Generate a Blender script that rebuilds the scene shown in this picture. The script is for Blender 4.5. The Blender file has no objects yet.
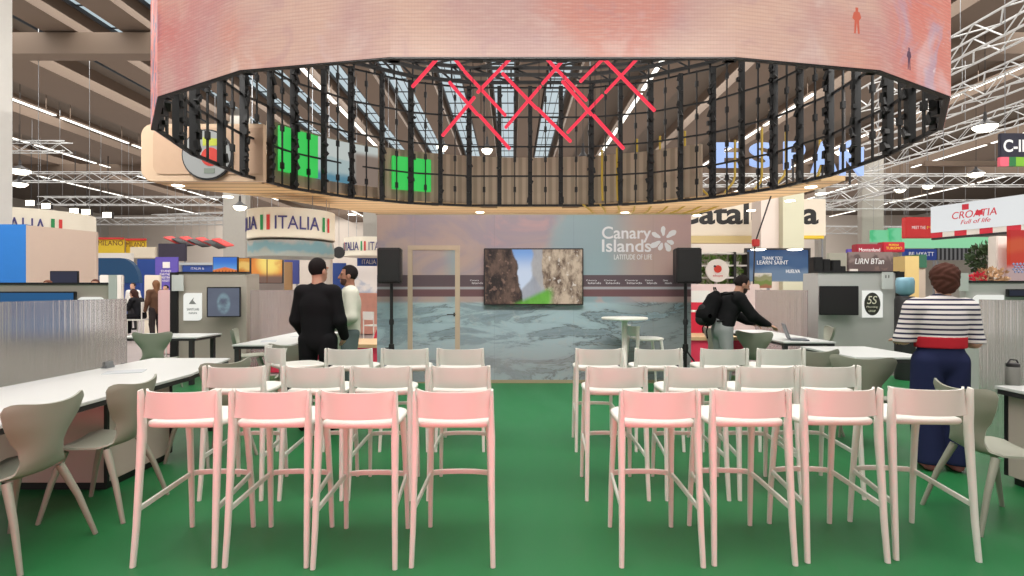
import bpy, bmesh, math, random
import numpy as np
from mathutils import Vector, Matrix
random.seed(7); np.random.seed(7)
sc = bpy.context.scene
COL = sc.collection
F, H, CX, HY = 550.0, 1.48, 512.0, 289.0     # focal length in pixels, eye height, image centre, horizon row
R = math.radians

def at(x, y, d):                              # a photo pixel at depth d -> world point
    return Vector(((x-CX)/F*d, d, H-(y-HY)/F*d))
def lin(c):
    return tuple((v/255/12.92 if v/255 <= .04045 else ((v/255+.055)/1.055)**2.4) for v in c)

# ---------------------------------------------------------------- materials
def node(nt, t, ins=None, **props):
    n = nt.nodes.new(t)
    for k, v in props.items(): setattr(n, k, v)
    for k, v in (ins or {}).items():
        s = n.inputs[k]
        if hasattr(v, 'is_output'): nt.links.new(v, s)
        else:
            if s.type == 'RGBA' and len(v) == 3: v = (*v, 1)
            s.default_value = v
    return n
def new_mat(name):
    m = bpy.data.materials.new(name); m.use_nodes = True
    nt = m.node_tree
    return m, nt, nt.nodes['Principled BSDF']
MATS = {}
def mat(name, rgb, rough=.5, metal=0, emit=0, var=0, scale=6, spec=.5, bump=0, coat=0):
    if name in MATS: return MATS[name]
    m, nt, b = new_mat(name)
    c = lin(rgb)
    b.inputs['Base Color'].default_value = (*c, 1)
    b.inputs['Roughness'].default_value = rough
    b.inputs['Metallic'].default_value = metal
    b.inputs['Specular IOR Level'].default_value = spec
    if coat: b.inputs['Coat Weight'].default_value = coat
    if emit:
        b.inputs['Emission Color'].default_value = (*c, 1)
        b.inputs['Emission Strength'].default_value = emit
        b.inputs['Base Color'].default_value = (c[0]*.2, c[1]*.2, c[2]*.2, 1)
    if var or bump:
        tc = node(nt, 'ShaderNodeTexCoord')
        nz = node(nt, 'ShaderNodeTexNoise', {'Vector': tc.outputs['Object'], 'Scale': scale, 'Detail': 4})
        if var:
            lo = tuple(v*(1-var) for v in c); hi = tuple(min(1, v*(1+var)) for v in c)
            mx = node(nt, 'ShaderNodeMix', {0: nz.outputs[0], 6: lo, 7: hi}, data_type='RGBA')
            nt.links.new(mx.outputs[2], b.inputs['Emission Color' if emit else 'Base Color'])
        if bump:
            bp = node(nt, 'ShaderNodeBump', {'Height': nz.outputs[0], 'Strength': bump, 'Distance': .01})
            nt.links.new(bp.outputs[0], b.inputs['Normal'])
    MATS[name] = m
    return m

class NB:                                     # small node-graph builder in object coordinates
    def __init__(s, name):
        s.m, s.nt, s.b = new_mat(name); MATS[name] = s.m
        tc = node(s.nt, 'ShaderNodeTexCoord'); s.co = tc.outputs['Object']
        sp = node(s.nt, 'ShaderNodeSeparateXYZ', {0: s.co}); s.x, s.y, s.z = sp.outputs
    def math(s, op, a, b=0.0, c=0.0):
        return node(s.nt, 'ShaderNodeMath', {0: a, 1: b, 2: c}, operation=op).outputs[0]
    def noise(s, scale, detail=4, dist=0, stretch=None, rough=.5):
        v = s.co
        if stretch: v = node(s.nt, 'ShaderNodeMapping', {'Vector': v, 'Scale': stretch[:3], 'Rotation': stretch[3] if len(stretch) > 3 else (0,0,0)}).outputs[0]
        return node(s.nt, 'ShaderNodeTexNoise', {'Vector': v, 'Scale': scale, 'Detail': detail, 'Distortion': dist, 'Roughness': rough}).outputs[0]
    def ramp(s, v, a, b):                     # smooth 0..1 mask
        return node(s.nt, 'ShaderNodeMapRange', {0: v, 1: a, 2: b, 3: 0.0, 4: 1.0}, interpolation_type='SMOOTHSTEP').outputs[0]
    def band(s, v, a, b, e=.004):
        return s.math('MULTIPLY', s.ramp(v, a-e, a+e), s.math('SUBTRACT', 1.0, s.ramp(v, b-e, b+e)))
    def mix(s, f, a, b):
        a = lin(a) if isinstance(a, tuple) else a; b = lin(b) if isinstance(b, tuple) else b
        return node(s.nt, 'ShaderNodeMix', {0: f, 6: a, 7: b}, data_type='RGBA').outputs[2]
    def out(s, col, rough=.5, emit=0):
        s.b.inputs['Roughness'].default_value = rough
        if emit:
            s.b.inputs['Base Color'].default_value = (.02, .02, .02, 1)
            s.nt.links.new(col, s.b.inputs['Emission Color']); s.b.inputs['Emission Strength'].default_value = emit; s.b.inputs['Specular IOR Level'].default_value = .1
        else: s.nt.links.new(col, s.b.inputs['Base Color'])
        return s.m

# ---------------------------------------------------------------- objects
ORG = {}
def tag(o, label=None, cat=None, group=None, kind=None):
    if label: o['label'] = label
    if cat: o['category'] = cat
    if group: o['group'] = group
    if kind: o['kind'] = kind
    return o
def empty(name, loc, label, cat, group=None, rz=0):
    o = bpy.data.objects.new(name, None); COL.objects.link(o)
    o.empty_display_size = .1
    o.location = loc; o.rotation_euler = (0, 0, rz)
    ORG[o.name] = Vector(loc)
    return tag(o, label, cat, group)
def link(name, me, m, parent=None, loc=None, smooth=None):
    o = bpy.data.objects.new(name, me); COL.objects.link(o)
    if m: me.materials.append(m)
    if parent: o.parent = parent
    if loc is not None: o.location = loc
    if smooth is not None:
        me.shade_smooth()
        if smooth < 180: me.set_sharp_from_angle(angle=R(smooth))
    return o
class MB:
    def __init__(s): s.v = []; s.f = []
    def add(s, vs, fs):
        n = len(s.v); s.v += [Vector(v) for v in vs]; s.f += [[i+n for i in f] for f in fs]; return s
    def box(s, x0, x1, y0, y1, z0, z1):
        return s.add([(x0,y0,z0),(x1,y0,z0),(x1,y1,z0),(x0,y1,z0),(x0,y0,z1),(x1,y0,z1),(x1,y1,z1),(x0,y1,z1)],
                     [(0,3,2,1),(4,5,6,7),(0,1,5,4),(1,2,6,5),(2,3,7,6),(3,0,4,7)])
    def obox(s, a, b, w, h, up=Vector((0,0,1))):   # a box beam from a to b, w wide, h tall
        a = Vector(a); b = Vector(b); d = (b-a).normalized()
        if abs(d.dot(up)) > .98: up = Vector((0,1,0))
        e = d.cross(up).normalized()*w/2; g = e.cross(d).normalized()*h/2
        q = [a-e-g, a+e-g, a+e+g, a-e+g, b-e-g, b+e-g, b+e+g, b-e+g]
        return s.add(q, [(0,1,2,3),(7,6,5,4),(0,4,5,1),(1,5,6,2),(2,6,7,3),(3,7,4,0)])
    def prism(s, pts, z0, z1):                      # pts counter-clockwise in plan
        n = len(pts)
        return s.add([(x,y,z0) for x,y in pts]+[(x,y,z1) for x,y in pts],
                     [list(range(n))[::-1], list(range(n,2*n))]+[(i,(i+1)%n,n+(i+1)%n,n+i) for i in range(n)])
    def vprism(s, pts, y0, y1):                     # pts in x-z, counter-clockwise seen from -y
        n = len(pts)
        return s.add([(x,y0,z) for x,z in pts]+[(x,y1,z) for x,z in pts],
                     [list(range(n)), list(range(n,2*n))[::-1]]+[((i+1)%n,i,n+i,n+(i+1)%n) for i in range(n)])
    def tube(s, pts, rad, n=10, sq=None, power=2.0):  # swept round / elliptic section; sq=(a,b) section factors
        pts = [Vector(p) for p in pts]; k = len(pts)
        if not hasattr(rad, '__len__'): rad = [rad]*k
        vs = []; ref = None
        for i in range(k):
            d = (pts[min(i+1,k-1)]-pts[max(i-1,0)]).normalized()
            if ref is None:
                ref = Vector((0,1,0)) if abs(d.y) < .8 else Vector((0,0,1))
            e = (ref - d*ref.dot(d)).normalized(); g = d.cross(e)
            ra, rb = (rad[i], rad[i]) if not hasattr(rad[i], '__len__') else rad[i]
            for j in range(n):
                t = 2*math.pi*j/n; c, sn = math.cos(t), math.sin(t)
                if power != 2.0:
                    c = math.copysign(abs(c)**(2/power), c); sn = math.copysign(abs(sn)**(2/power), sn)
                vs.append(pts[i]+e*(ra*c)+g*(rb*sn))
        fs = [(i*n+j, i*n+(j+1)%n, (i+1)*n+(j+1)%n, (i+1)*n+j) for i in range(k-1) for j in range(n)]
        fs += [list(range(n))[::-1], [(k-1)*n+j for j in range(n)]]
        return s.add(vs, fs)
    def lathe(s, prof, n=24, c=(0,0,0)):
        c = Vector(c); vs = []; k = len(prof)
        for r, z in prof:
            for j in range(n):
                t = 2*math.pi*j/n; vs.append(c+Vector((r*math.cos(t), r*math.sin(t), z)))
        fs = [(i*n+j, i*n+(j+1)%n, (i+1)*n+(j+1)%n, (i+1)*n+j) for i in range(k-1) for j in range(n)]
        fs += [list(range(n))[::-1], [(k-1)*n+j for j in range(n)]]
        return s.add(vs, fs)
    def grid(s, pt, nu, nv, th=None):               # surface pt(u,v) u,v in 0..1; th = thickness along -normal
        P = [[Vector(pt(i/nu, j/nv)) for i in range(nu+1)] for j in range(nv+1)]
        top = [p for r in P for p in r]; w = nu+1
        fs = [(j*w+i, j*w+i+1, (j+1)*w+i+1, (j+1)*w+i) for j in range(nv) for i in range(nu)]
        if th is None: return s.add(top, fs)
        N = []
        for j in range(nv+1):
            for i in range(nu+1):
                a = P[j][min(i+1,nu)]-P[j][max(i-1,0)]; b = P[min(j+1,nv)][i]-P[max(j-1,0)][i]
                N.append(a.cross(b).normalized())
        bot = [p-n*th for p, n in zip(top, N)]; m = len(top)
        f2 = [tuple(reversed([q+m for q in f])) for f in fs]
        rim = [j for j in range(w)]+[(j+1)*w-1 for j in range(1, nv+1)]+[nv*w+i for i in range(nu-1,-1,-1)]+[j*w for j in range(nv-1,0,-1)]
        f3 = [(rim[(i+1)%len(rim)], rim[i], rim[i]+m, rim[(i+1)%len(rim)]+m) for i in range(len(rim))]
        return s.add(top+bot, fs+f2+f3)
    def build(s, name, m, parent=None, loc=None, smooth=None, bevel=0, world=True, fix=False):
        off = Vector((0,0,0))
        if parent is not None and world: off = ORG.get(parent.name, off)
        elif loc is not None: off = Vector(loc)
        me = bpy.data.meshes.new(name)
        me.from_pydata([v-off for v in s.v], [], s.f)
        if bevel or fix:
            bm = bmesh.new(); bm.from_mesh(me)
            bmesh.ops.recalc_face_normals(bm, faces=bm.faces)
            if bevel:
                es = [e for e in bm.edges if len(e.link_faces) == 2 and e.calc_face_angle(0) > .5]
                bmesh.ops.bevel(bm, geom=es, offset=bevel, segments=2, affect='EDGES', clamp_overlap=True)
            bm.to_mesh(me); bm.free()
            if smooth is None: smooth = 35
        o = link(name, me, m, parent, loc if parent is None else None, smooth)
        if parent is not None: ORG[o.name] = ORG.get(parent.name, Vector((0,0,0)))
        elif loc is not None: ORG[o.name] = Vector(loc)
        else: ORG[o.name] = Vector((0,0,0))
        return o
def copy_tree(o, parent=None):
    c = o.copy(); COL.objects.link(c)
    if parent: c.parent = parent
    for ch in list(o.children): copy_tree(ch, c)
    return c

def text(parent, s, cx, cz, y, m, w=None, h=None, ext=.006, name='lettering', shear=0, bold=0, fn=None):
    """lettering centred on world (cx, y, cz), facing -y, fitted to width w and/or height h"""
    cu = bpy.data.curves.new('t', 'FONT'); cu.body = s; cu.extrude = .02; cu.offset = bold; cu.shear = shear
    o = bpy.data.objects.new('t', cu); COL.objects.link(o)
    dg = bpy.context.evaluated_depsgraph_get(); dg.update()
    me = bpy.data.meshes.new_from_object(o.evaluated_get(dg))
    bpy.data.objects.remove(o); bpy.data.curves.remove(cu)
    V = np.array([v.co for v in me.vertices]); lo, hi = V.min(0), V.max(0)
    sx = (w/(hi[0]-lo[0])) if w else None; sz = (h/(hi[1]-lo[1])) if h else None
    sx = sx or sz; sz = sz or sx
    off = ORG.get(parent.name, Vector((0,0,0)))
    for v in me.vertices:
        p = Vector((cx+(v.co.x-(lo[0]+hi[0])/2)*sx, y-(v.co.z+.02)/.04*ext, cz+(v.co.y-(lo[1]+hi[1])/2)*sz))
        if fn: p = Vector(fn(p))
        v.co = p-off
    me.materials.clear()
    t = link(name, me, m, parent); ORG[t.name] = off
    return t
def ptext(parent, s, x0, y0, x1, y1, d, m, **k):  # lettering fitted to a photo rectangle at depth d
    a = at(x0, y0, d); b = at(x1, y1, d)
    return text(parent, s, (a.x+b.x)/2, (a.z+b.z)/2, d, m, b.x-a.x, a.z-b.z, **k)

# ---------------------------------------------------------------- smooth bodies: distance fields meshed by surface nets
def surfnet(fn, lo, hi, h):
    lo = np.array(lo, float); hi = np.array(hi, float)
    n = np.ceil((hi-lo)/h).astype(int)+1
    ax = [lo[i]+h*np.arange(n[i]) for i in range(3)]
    G = np.stack(np.meshgrid(*ax, indexing='ij'), -1).reshape(-1, 3)
    D = np.concatenate([fn(c) for c in np.array_split(G, max(1, len(G)//200000))]).reshape(n)
    S = D < 0
    c = [S[i:n[0]-1+i, j:n[1]-1+j, k:n[2]-1+k] for i in (0,1) for j in (0,1) for k in (0,1)]
    cnt = sum(x.astype(int) for x in c); act = (cnt > 0) & (cnt < 8)
    I = np.argwhere(act); idx = -np.ones(act.shape, int); idx[act] = np.arange(len(I))
    P = np.zeros((len(I), 3)); W = np.zeros(len(I))
    cor = np.array([(i,j,k) for i in (0,1) for j in (0,1) for k in (0,1)])
    for a in range(8):
        for b in range(a+1, 8):
            if np.abs(cor[a]-cor[b]).sum() != 1: continue
            ia, ib = I+cor[a], I+cor[b]
            da, db = D[tuple(ia.T)], D[tuple(ib.T)]
            q = (da < 0) != (db < 0)
            t = np.where(q, da/np.where(q, da-db, 1), 0)
            P += np.where(q[:,None], cor[a]+t[:,None]*(cor[b]-cor[a]), 0); W += q
    V = lo+h*(I+P/W[:,None])
    Fc = []
    for d in range(3):
        e1, e2 = (d+1)%3, (d+2)%3
        sl0 = [slice(None)]*3; sl1 = [slice(None)]*3
        sl0[d] = slice(0, n[d]-1); sl1[d] = slice(1, n[d])
        A, B = S[tuple(sl0)], S[tuple(sl1)]
        for flip, q in ((0, A & ~B), (1, ~A & B)):
            E = np.argwhere(q)
            E = E[(E[:,e1] > 0) & (E[:,e2] > 0) & (E[:,e1] < n[e1]-1) & (E[:,e2] < n[e2]-1)]
            o1 = np.zeros(3, int); o1[e1] = 1; o2 = np.zeros(3, int); o2[e2] = 1
            q4 = np.stack([idx[tuple((E-o).T)] for o in (o1+o2, o2, 0*o1, o1)], 1)
            Fc.append(q4[:, ::-1] if flip else q4)
    return V, np.concatenate(Fc)
def smin(a, b, k):
    h = np.clip(.5+.5*(b-a)/k, 0, 1)
    return b*(1-h)+a*h-k*h*(1-h)
def cap(a, b, ra, rb, flat=None):              # tapered capsule; flat=(axis, factor) squeezes it along axis
    a = np.array(a, float); b = np.array(b, float); ab = b-a; L = max(1e-9, ab@ab)
    def f(p):
        t = np.clip(((p-a)@ab)/L, 0, 1)
        v = p-(a+t[:,None]*ab)
        if flat is not None:
            nrm = np.array(flat[0], float); nrm /= np.linalg.norm(nrm)
            v = v+nrm*((v@nrm)*(flat[1]-1))[:,None]
        return np.linalg.norm(v, axis=1)-(ra+t*(rb-ra))
    f.bb = (np.minimum(a, b)-max(ra, rb), np.maximum(a, b)+max(ra, rb))
    return f
def ell(c, r, M=None):
    c = np.array(c, float); r = np.array(r, float)
    def f(p):
        q = p-c
        if M is not None: q = q@M
        k0 = np.linalg.norm(q/r, axis=1); k1 = np.linalg.norm(q/(r*r), axis=1)
        return k0*(k0-1)/np.maximum(k1, 1e-9)
    f.bb = (c-max(r), c+max(r))
    return f
def union(prims, k=.02):
    def f(p):
        d = prims[0](p)
        for q in prims[1:]: d = smin(d, q(p), k)
        return d
    f.bb = (np.min([q.bb[0] for q in prims], 0), np.max([q.bb[1] for q in prims], 0))
    return f
def infl(f, r):
    g = lambda p: f(p)-r
    g.bb = (f.bb[0]-r, f.bb[1]+r); return g
def cut(f, h):                                 # keep where h(p) < 0
    g = lambda p: np.maximum(f(p), h(p))
    g.bb = f.bb; return g
def sdf_obj(name, fs, h, m, parent):
    if not isinstance(fs, list): fs = [(fs, h)]
    Vs, Fs, n = [], [], 0
    for f, hh in fs:
        V, Q = surfnet(f, f.bb[0]-2*hh, f.bb[1]+2*hh, hh)
        Vs.append(V); Fs.append(Q+n); n += len(V)
    me = bpy.data.meshes.new(name)
    me.from_pydata(np.concatenate(Vs).tolist(), [], np.concatenate(Fs).tolist())
    o = link(name, me, m, parent, None, 180)
    return o
# ================================================================ materials of the place
WHITE = mat('white plastic', (226,224,217), .42, var=.02, scale=3)
SAGE = mat('sage plastic', (150,152,138), .45, var=.03, scale=3)
BLACK = mat('black', (20,20,22), .5)
DARK = mat('dark grey', (44,42,44), .5)
MATTE = mat('matte black cloth', (9,9,11), .9, spec=.2)
STEEL = mat('steel', (150,152,155), .35, .8)
TRUSS = mat('truss aluminium', (196,198,198), .4, .3)
CREAM = mat('cream panel', (218,206,186), .7, var=.03)
WOODL = mat('light wood', (205,172,130), .55, var=.08, scale=9)
GREYP = mat('grey panel', (182,182,178), .6, var=.02)
GREYD = mat('grey brown panel', (164,157,145), .6, var=.02)
TABLE = mat('white laminate', (206,208,206), .35)
RED = mat('red carpet', (205,38,62), .8, var=.06, scale=20)
PINKR = mat('pink red', (228,60,90), .7)
LAMP = mat('lamp glow', (255,246,225), emit=6)
TUBE = mat('fluorescent', (250,248,240), emit=2.2)
WLET = mat('white lettering', (232,232,232), .6)
BLET = mat('black lettering', (28,26,26), .6)
def poster(name, stops, emit=.0, nscale=3, namt=.5, horiz=False, rough=.5, z0=0, z1=1):
    """a printed or lit picture: colours stacked from z0 up to z1 (object space), broken up by noise"""
    b = NB(name); v = b.x if horiz else b.z
    n = b.noise(nscale, 6, .4)
    t = b.math('ADD', b.math('DIVIDE', b.math('SUBTRACT', v, z0), z1-z0), b.math('MULTIPLY', b.math('SUBTRACT', n, .5), namt))
    col = lin(stops[0]); col = stops[0]
    for i in range(1, len(stops)):
        a = (i-.75)/(len(stops)-1+.0001); c = (i-.25)/(len(stops)-1+.0001)
        col = b.mix(b.ramp(t, a, c), col, stops[i])
    return b.out(col, rough, emit)

# ---- floors
b = NB('green vinyl'); n1 = b.noise(.5, 3); n2 = b.noise(1.6, 5, .6, (1, .25, 1)); n3 = b.noise(30, 2)
c = b.mix(n1, (27,98,54), (34,114,62)); c = b.mix(b.math('MULTIPLY', b.ramp(n2, .5, .8), .3), c, (48,124,76))
b.out(c, .42); b.b.inputs['Specular IOR Level'].default_value = .35
b.nt.links.new(b.math('ADD', .3, b.math('MULTIPLY', n2, .3)), b.b.inputs['Roughness'])
o = MB().box(-12, 12.8, -5, 9.4, -.02, 0).build('floor', b.m); tag(o, kind='structure')
o = MB().box(-60, 60, -8, 85, -.06, -.021).build('floor_hall', mat('hall carpet', (150,140,138), .9, var=.1, scale=2)); tag(o, kind='structure')

# ---- hall shell: roof, beams, skylights, end wall
ROOF = mat('roof panels', (98,88,78), .8, var=.08, scale=.4)
BEAM = mat('roof beam', (104,88,75), .8, var=.06, scale=.5)
CONC = mat('concrete', (168,164,156), .8, var=.05)
o = MB().box(-62, 62, 3, 86, 12.75, 12.95).build('ceiling', ROOF); tag(o, kind='structure')
o = MB().box(-62, 62, 84, 84.4, -.02, 12.75).build('wall_far', mat('far wall', (196,186,176), .8, var=.04, scale=.4)); tag(o, kind='structure')
o = MB().box(-62, -61.6, 3, 84, -.02, 12.75).build('wall_left', CONC); tag(o, kind='structure')
o = MB().box(61.6, 62, 3, 84, -.02, 12.75).build('wall_right', CONC); tag(o, kind='structure')
HC = 12.6-H
SKY = mat('skylight glass', (186,204,212), emit=.85)
ms = [-3.9, -3.1, -2.36, -1.77, -1.49, -1.23, -1.06, -.79, -.54, -.29, -.04, .22, .5, .86, 1.3, 1.95, 2.75, 3.6]
k = 0
for i, mm in enumerate(ms):
    X = mm*HC
    if -2 < mm < .3:
        k += 1
        w = tag(MB().box(X-.55, X+.55, 14, 60, 12.66, 12.7).build(f'window_{k}', SKY), kind='structure')
        f = MB()
        f.box(X-.62, X-.55, 14, 60, 12.5, 12.74); f.box(X+.55, X+.62, 14, 60, 12.5, 12.74)
        y = 14
        while y < 60: f.box(X-.55, X+.55, y, y+.05, 12.61, 12.66); y += 1.9
        for q in (-.2, .18): f.box(X+q, X+q+.03, 14, 60, 12.62, 12.66)
        f.build('window_frame', DARK, w)
for i in range(len(ms)-1):
    X = (ms[i]+ms[i+1])/2*HC; wd = (ms[i+1]-ms[i])*HC
    h_ = min(1.1, wd*.3)
    o = MB().box(X-wd*.22, X+wd*.22, 6, 84, 12.75-h_, 12.75).build(f'trim_{i+1}', BEAM); tag(o, kind='structure')
o = MB().box(-61, 61, 22, 22.7, 10.9, 11.75).build('trim_cross_near', BEAM); tag(o, kind='structure')
o = MB().box(-61, 61, 45, 45.8, 10.9, 11.7).build('trim_cross_far', BEAM); tag(o, kind='structure')

# ---- strip lights running down the hall
def strip(X, y0, y1, z, label, grp, seg=6.0, gap=.5):
    z = 11.4; X = X/HC*(z-H)
    y = y0; n = 0
    while y < y1:
        t = MB().box(X-.10, X+.10, y, y+seg-gap, z, z+.05)
        o = t.build('strip_light', TUBE, loc=(X, y, z))
        tag(o, label, 'light', grp)
        hs = MB().box(X-.13, X+.13, y-.02, y+seg-gap+.02, z+.05, z+.14)
        for q in (y+.6, y+seg-gap-.6): hs.box(X-.012, X+.012, q, q+.024, z+.14, 12.5)
        hs.build('housing', BEAM, o)
        y += seg; n += 1
strip(-2.64*HC, 26, 62, 12.45, 'white strip light in the long outer row above the white concrete pillar', 'strip lights of the left row')
strip(-3.32*HC, 32, 62, 12.3, 'white strip light in the second row beyond the left pillar', 'strip lights of the second left row')
strip(-.955*HC, 24, 50, 12.2, 'white strip light seen through the black ring frame, left of the red tubes', 'strip lights over the ring')
strip(.66*HC, 22, 56, 12.2, 'white strip light seen through the black ring frame, right of the red tubes', 'strip lights right of the red tubes')
strip(2.3*HC, 22, 60, 12.4, 'white strip light under the roof beside the silver trusses', 'strip lights of the right row')
strip(-4.2*HC, 38, 74, 12.2, 'white strip light in the third row beyond the left pillar, over the banners', 'strip lights of the third left row')
strip(-2.05*HC, 44, 80, 12.1, 'white strip light running to the far wall just above the grey column', 'strip lights above the grey column')
strip(3.3*HC, 32, 76, 12.2, 'white strip light above the dark tricolour sign, running to the far wall', 'strip lights of the far right row')
strip(4.4*HC, 40, 76, 12.1, 'white strip light in the outermost right row', 'strip lights of the outermost right row')
strip(1.55*HC, 28, 60, 12.3, 'white strip light behind the ring frame, above the blue lit letters', 'strip lights over the lit letters')

# ---- silver lattice trusses
def truss(a, b, w, label, grp=None, seg=1.0, r=.03, hang=True):
    a = Vector(a); b = Vector(b); d = (b-a); L = d.length; d.normalize()
    e = d.cross(Vector((0,0,1))).normalized()*w/2; u = Vector((0,0,1))*w/2
    t = MB(); cs = [(-e-u), (e-u), (e+u), (-e+u)]
    for c in cs: t.tube([a+c, b+c], r, 6)
    n = max(1, int(L/seg))
    for i in range(n):
        p = a+d*(L*i/n); q = a+d*(L*(i+1)/n)
        for j in range(4):
            c0, c1 = cs[j], cs[(j+1)%4]
            if i % 2: c0, c1 = c1, c0
            t.tube([p+c0, q+c1], r*.6, 4)
    o = t.build('lighting_truss', TRUSS, loc=(a+b)/2); tag(o, label, 'truss', grp)
    if hang:
        for s in (.12, .5, .88):
            p = a+d*(L*s); MB().tube([p+u, (p.x, p.y, 12.7)], .012, 5).build('hanging_cable', STEEL, o)
    return o
truss((15.9,14,9.9), (15.9,25,9.9), .9, 'topmost silver roof truss running back beside the right end of the screen ring', seg=1.1, r=.045)
truss((17.6,15,8.95), (17.6,28,8.95), .8, 'silver truss running back just above the round white hall lamp', seg=1.0, r=.04)
truss((20.6,18,8.6), (20.6,32,8.6), .7, 'silver truss running back behind the dark tricolour hanging sign', seg=1.0, r=.035)
truss((17.0,24,6.2), (17.0,58,6.2), .6, 'long low silver truss above the white banner with red writing', seg=1.0, r=.035)
truss((10.0,30,7.4), (30,30,7.4), .6, 'silver crosswise truss behind the cream banner with the lone letter', seg=.9)
truss((9,44,8.2), (40,44,8.2), .7, 'far silver crosswise truss high behind the red signs', seg=1.1)
truss((12,52,7.2), (42,54,7.2), .7, 'far low silver crosswise truss behind the green lit panels', seg=1.1)
truss((-31,33,10.0), (-26.6,33,10.0), .6, 'short silver truss beside the white concrete pillar, uppermost on that side', seg=.8)
truss((-33,37,9.0), (-22.3,37,9.0), .6, 'silver crosswise truss left of the canopy corner, second from the top', seg=.9)
truss((-36,42,8.2), (-22,42,8.2), .6, 'silver crosswise truss carrying the bright floodlights above the curved cream banner', seg=.9)
truss((-38,48,7.4), (-18,48,7.4), .6, 'long low silver crosswise truss below the wooden canopy corner', seg=1.0)
truss((-26,40,6.6), (-17,38,6.6), .5, 'low silver truss over the red and black hanging banners', seg=.9)

# ---- round hall lamps
def highbay(px, py, d, r, label, grp=None):
    p = at(px, py, d)
    o = empty('hall_lamp', p, label, 'lamp', grp)
    MB().lathe([(r*.15,-.2),(r*.6,-.16),(r*.93,-.04),(r, .02), (r*.2, .035)], 20, p).build('diffuser', LAMP, o, smooth=40)
    MB().lathe([(r*1.05, .02), (r*1.08, .05), (r*.55, .18), (.07, .3), (.05, .6)], 20, p).build('reflector', DARK, o, smooth=40)
    MB().tube([p+Vector((0,0,.55)), (p.x, p.y, 12.7)], .012, 5).build('hanging_rod', BLACK, o)
hb = [(985,127,22,.42,'big round lamp left of the dark tricolour hanging sign'), (976,174,30,.38,'round lamp below the thin brown beam, under the dark tricolour sign'),
      (928,186,36,.36,'round lamp left of and above the white banner with red writing'), (900,190,40,.36,'small round lamp just left of the lamp above the white banner'),
      (872,196,46,.4,'small round lamp nearest the cream banner end'), (842,152,34,.4,'round lamp beside the last blue lit letter'),
      (442,147,24,.25,'round lamp seen through the ring beside the second green screen'), (487,150,25,.25,'round lamp seen through the ring below the red tubes'),
      (583,158,23,.2,'round lamp seen through the ring right of the red tubes'), (20,171,30,.5,'bright round lamp beside the white concrete pillar, upper of two'),
      (19,184,34,.45,'bright round lamp beside the white concrete pillar, lower of two'), (240,207,30,.35,'bright lamp in front of the grey column by the curved banner')]
for a in hb: highbay(*a)
def flood(px, py, d, label):
    p = at(px, py, d); o = empty('floodlight', p, label, 'lamp')
    MB().box(p.x-.32, p.x+.32, p.y-.02, p.y+.0, p.z-.2, p.z+.2).build('lens', LAMP, o)
    MB().box(p.x-.36, p.x+.36, p.y, p.y+.25, p.z-.24, p.z+.24).box(p.x-.03, p.x+.03, p.y+.08, p.y+.14, p.z+.2, 12.7).build('housing', DARK, o, bevel=.02)
flood(30, 203, 42, 'bright floodlight above the cream banner, nearest the white pillar')
flood(46, 206, 42, 'bright floodlight above the cream banner, second from the white pillar')
flood(74, 211, 42, 'bright floodlight in the middle above the cream banner')
flood(86, 212, 42, 'bright floodlight just right of the middle one above the cream banner')
flood(107, 215, 42, 'bright floodlight above the yellow banner')

# ---- columns
def column(x0, x1, d, y0, label_kind, m=CONC, n=1):
    a = at(x0, y0, d); b = at(x1, y0, d)
    o = MB().box(a.x, b.x, d, d+.6, -.02, min(a.z, 12.75)).build(f'column_{n}', m, bevel=.03); tag(o, kind='structure')
column(-40, -4, 17.5, -100, '', mat('white concrete', (205,203,198), .8, var=.03), 1)
column(223, 246, 34, 100, '', CONC, 2)
column(363, 377, 48, 100, '', CONC, 3)
column(862, 884, 44, 60, '', CONC, 4)
column(818, 826, 52, 100, '', CONC, 5)

# ================================================================ the ring of LED screens
CXR, CYR, ZB, ZT = .57, 11.8, 4.08, 7.85
half = [(1.93,6.16), (3.8,6.53), (5.36,7.43), (6.45,8.95), (6.85,10.7), (6.85,12.7), (6.35,14.4), (5.25,15.85), (3.7,16.9), (1.93,17.4)]
ringpts = [Vector((CXR+u, y, 0)) for u, y in half] + [Vector((CXR-u, y, 0)) for u, y in half[::-1]]   # counter-clockwise
ring = empty('led_screen_ring', (CXR, CYR, ZB), 'huge faceted ring of screens hung over the stage, pink picture outside, black frame inside', 'screen')
b = NB('pink desert picture')
n1 = b.noise(.55, 5, .5); n2 = b.noise(1.3, 6, .8); n3 = b.noise(.35, 3); n4 = b.noise(3.0, 5, 1.0)
c = b.mix(b.ramp(n1, .35, .68), (226,184,162), (204,160,154))
c = b.mix(b.math('MULTIPLY', b.ramp(n3, .48, .62), .7), c, (222,140,120)); c = b.mix(b.math('MULTIPLY', b.ramp(n4, .55, .72), .35), c, (196,150,150))
c = b.mix(b.math('MULTIPLY', b.ramp(n2, .55, .75), .45), c, (240,218,206))
side = b.ramp(b.math('ABSOLUTE', b.math('ADD', b.x, .3)), 3.3, 5.6)
c = b.mix(b.math('MULTIPLY', side, b.ramp(b.math('ADD', n1, b.math('MULTIPLY', b.z, .18)), .5, .95)), c, (222,92,82))
right = b.ramp(b.x, 3.6, 4.6)
c = b.mix(b.math('MULTIPLY', right, .75), c, (224,128,112))
c = b.mix(b.math('MULTIPLY', right, b.ramp(n2, .5, .62)), c, (196,158,172))
c = b.mix(b.math('MULTIPLY', right, b.ramp(n4, .68, .8)), c, (242,226,226))
left2 = b.ramp(b.math('MULTIPLY', b.x, -1), 5.2, 5.6)
c = b.mix(b.math('MULTIPLY', left2, .8), c, (226,84,74))
c = b.mix(b.math('MULTIPLY', left2, b.ramp(n4, .5, .56)), c, (120,98,130))
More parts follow.
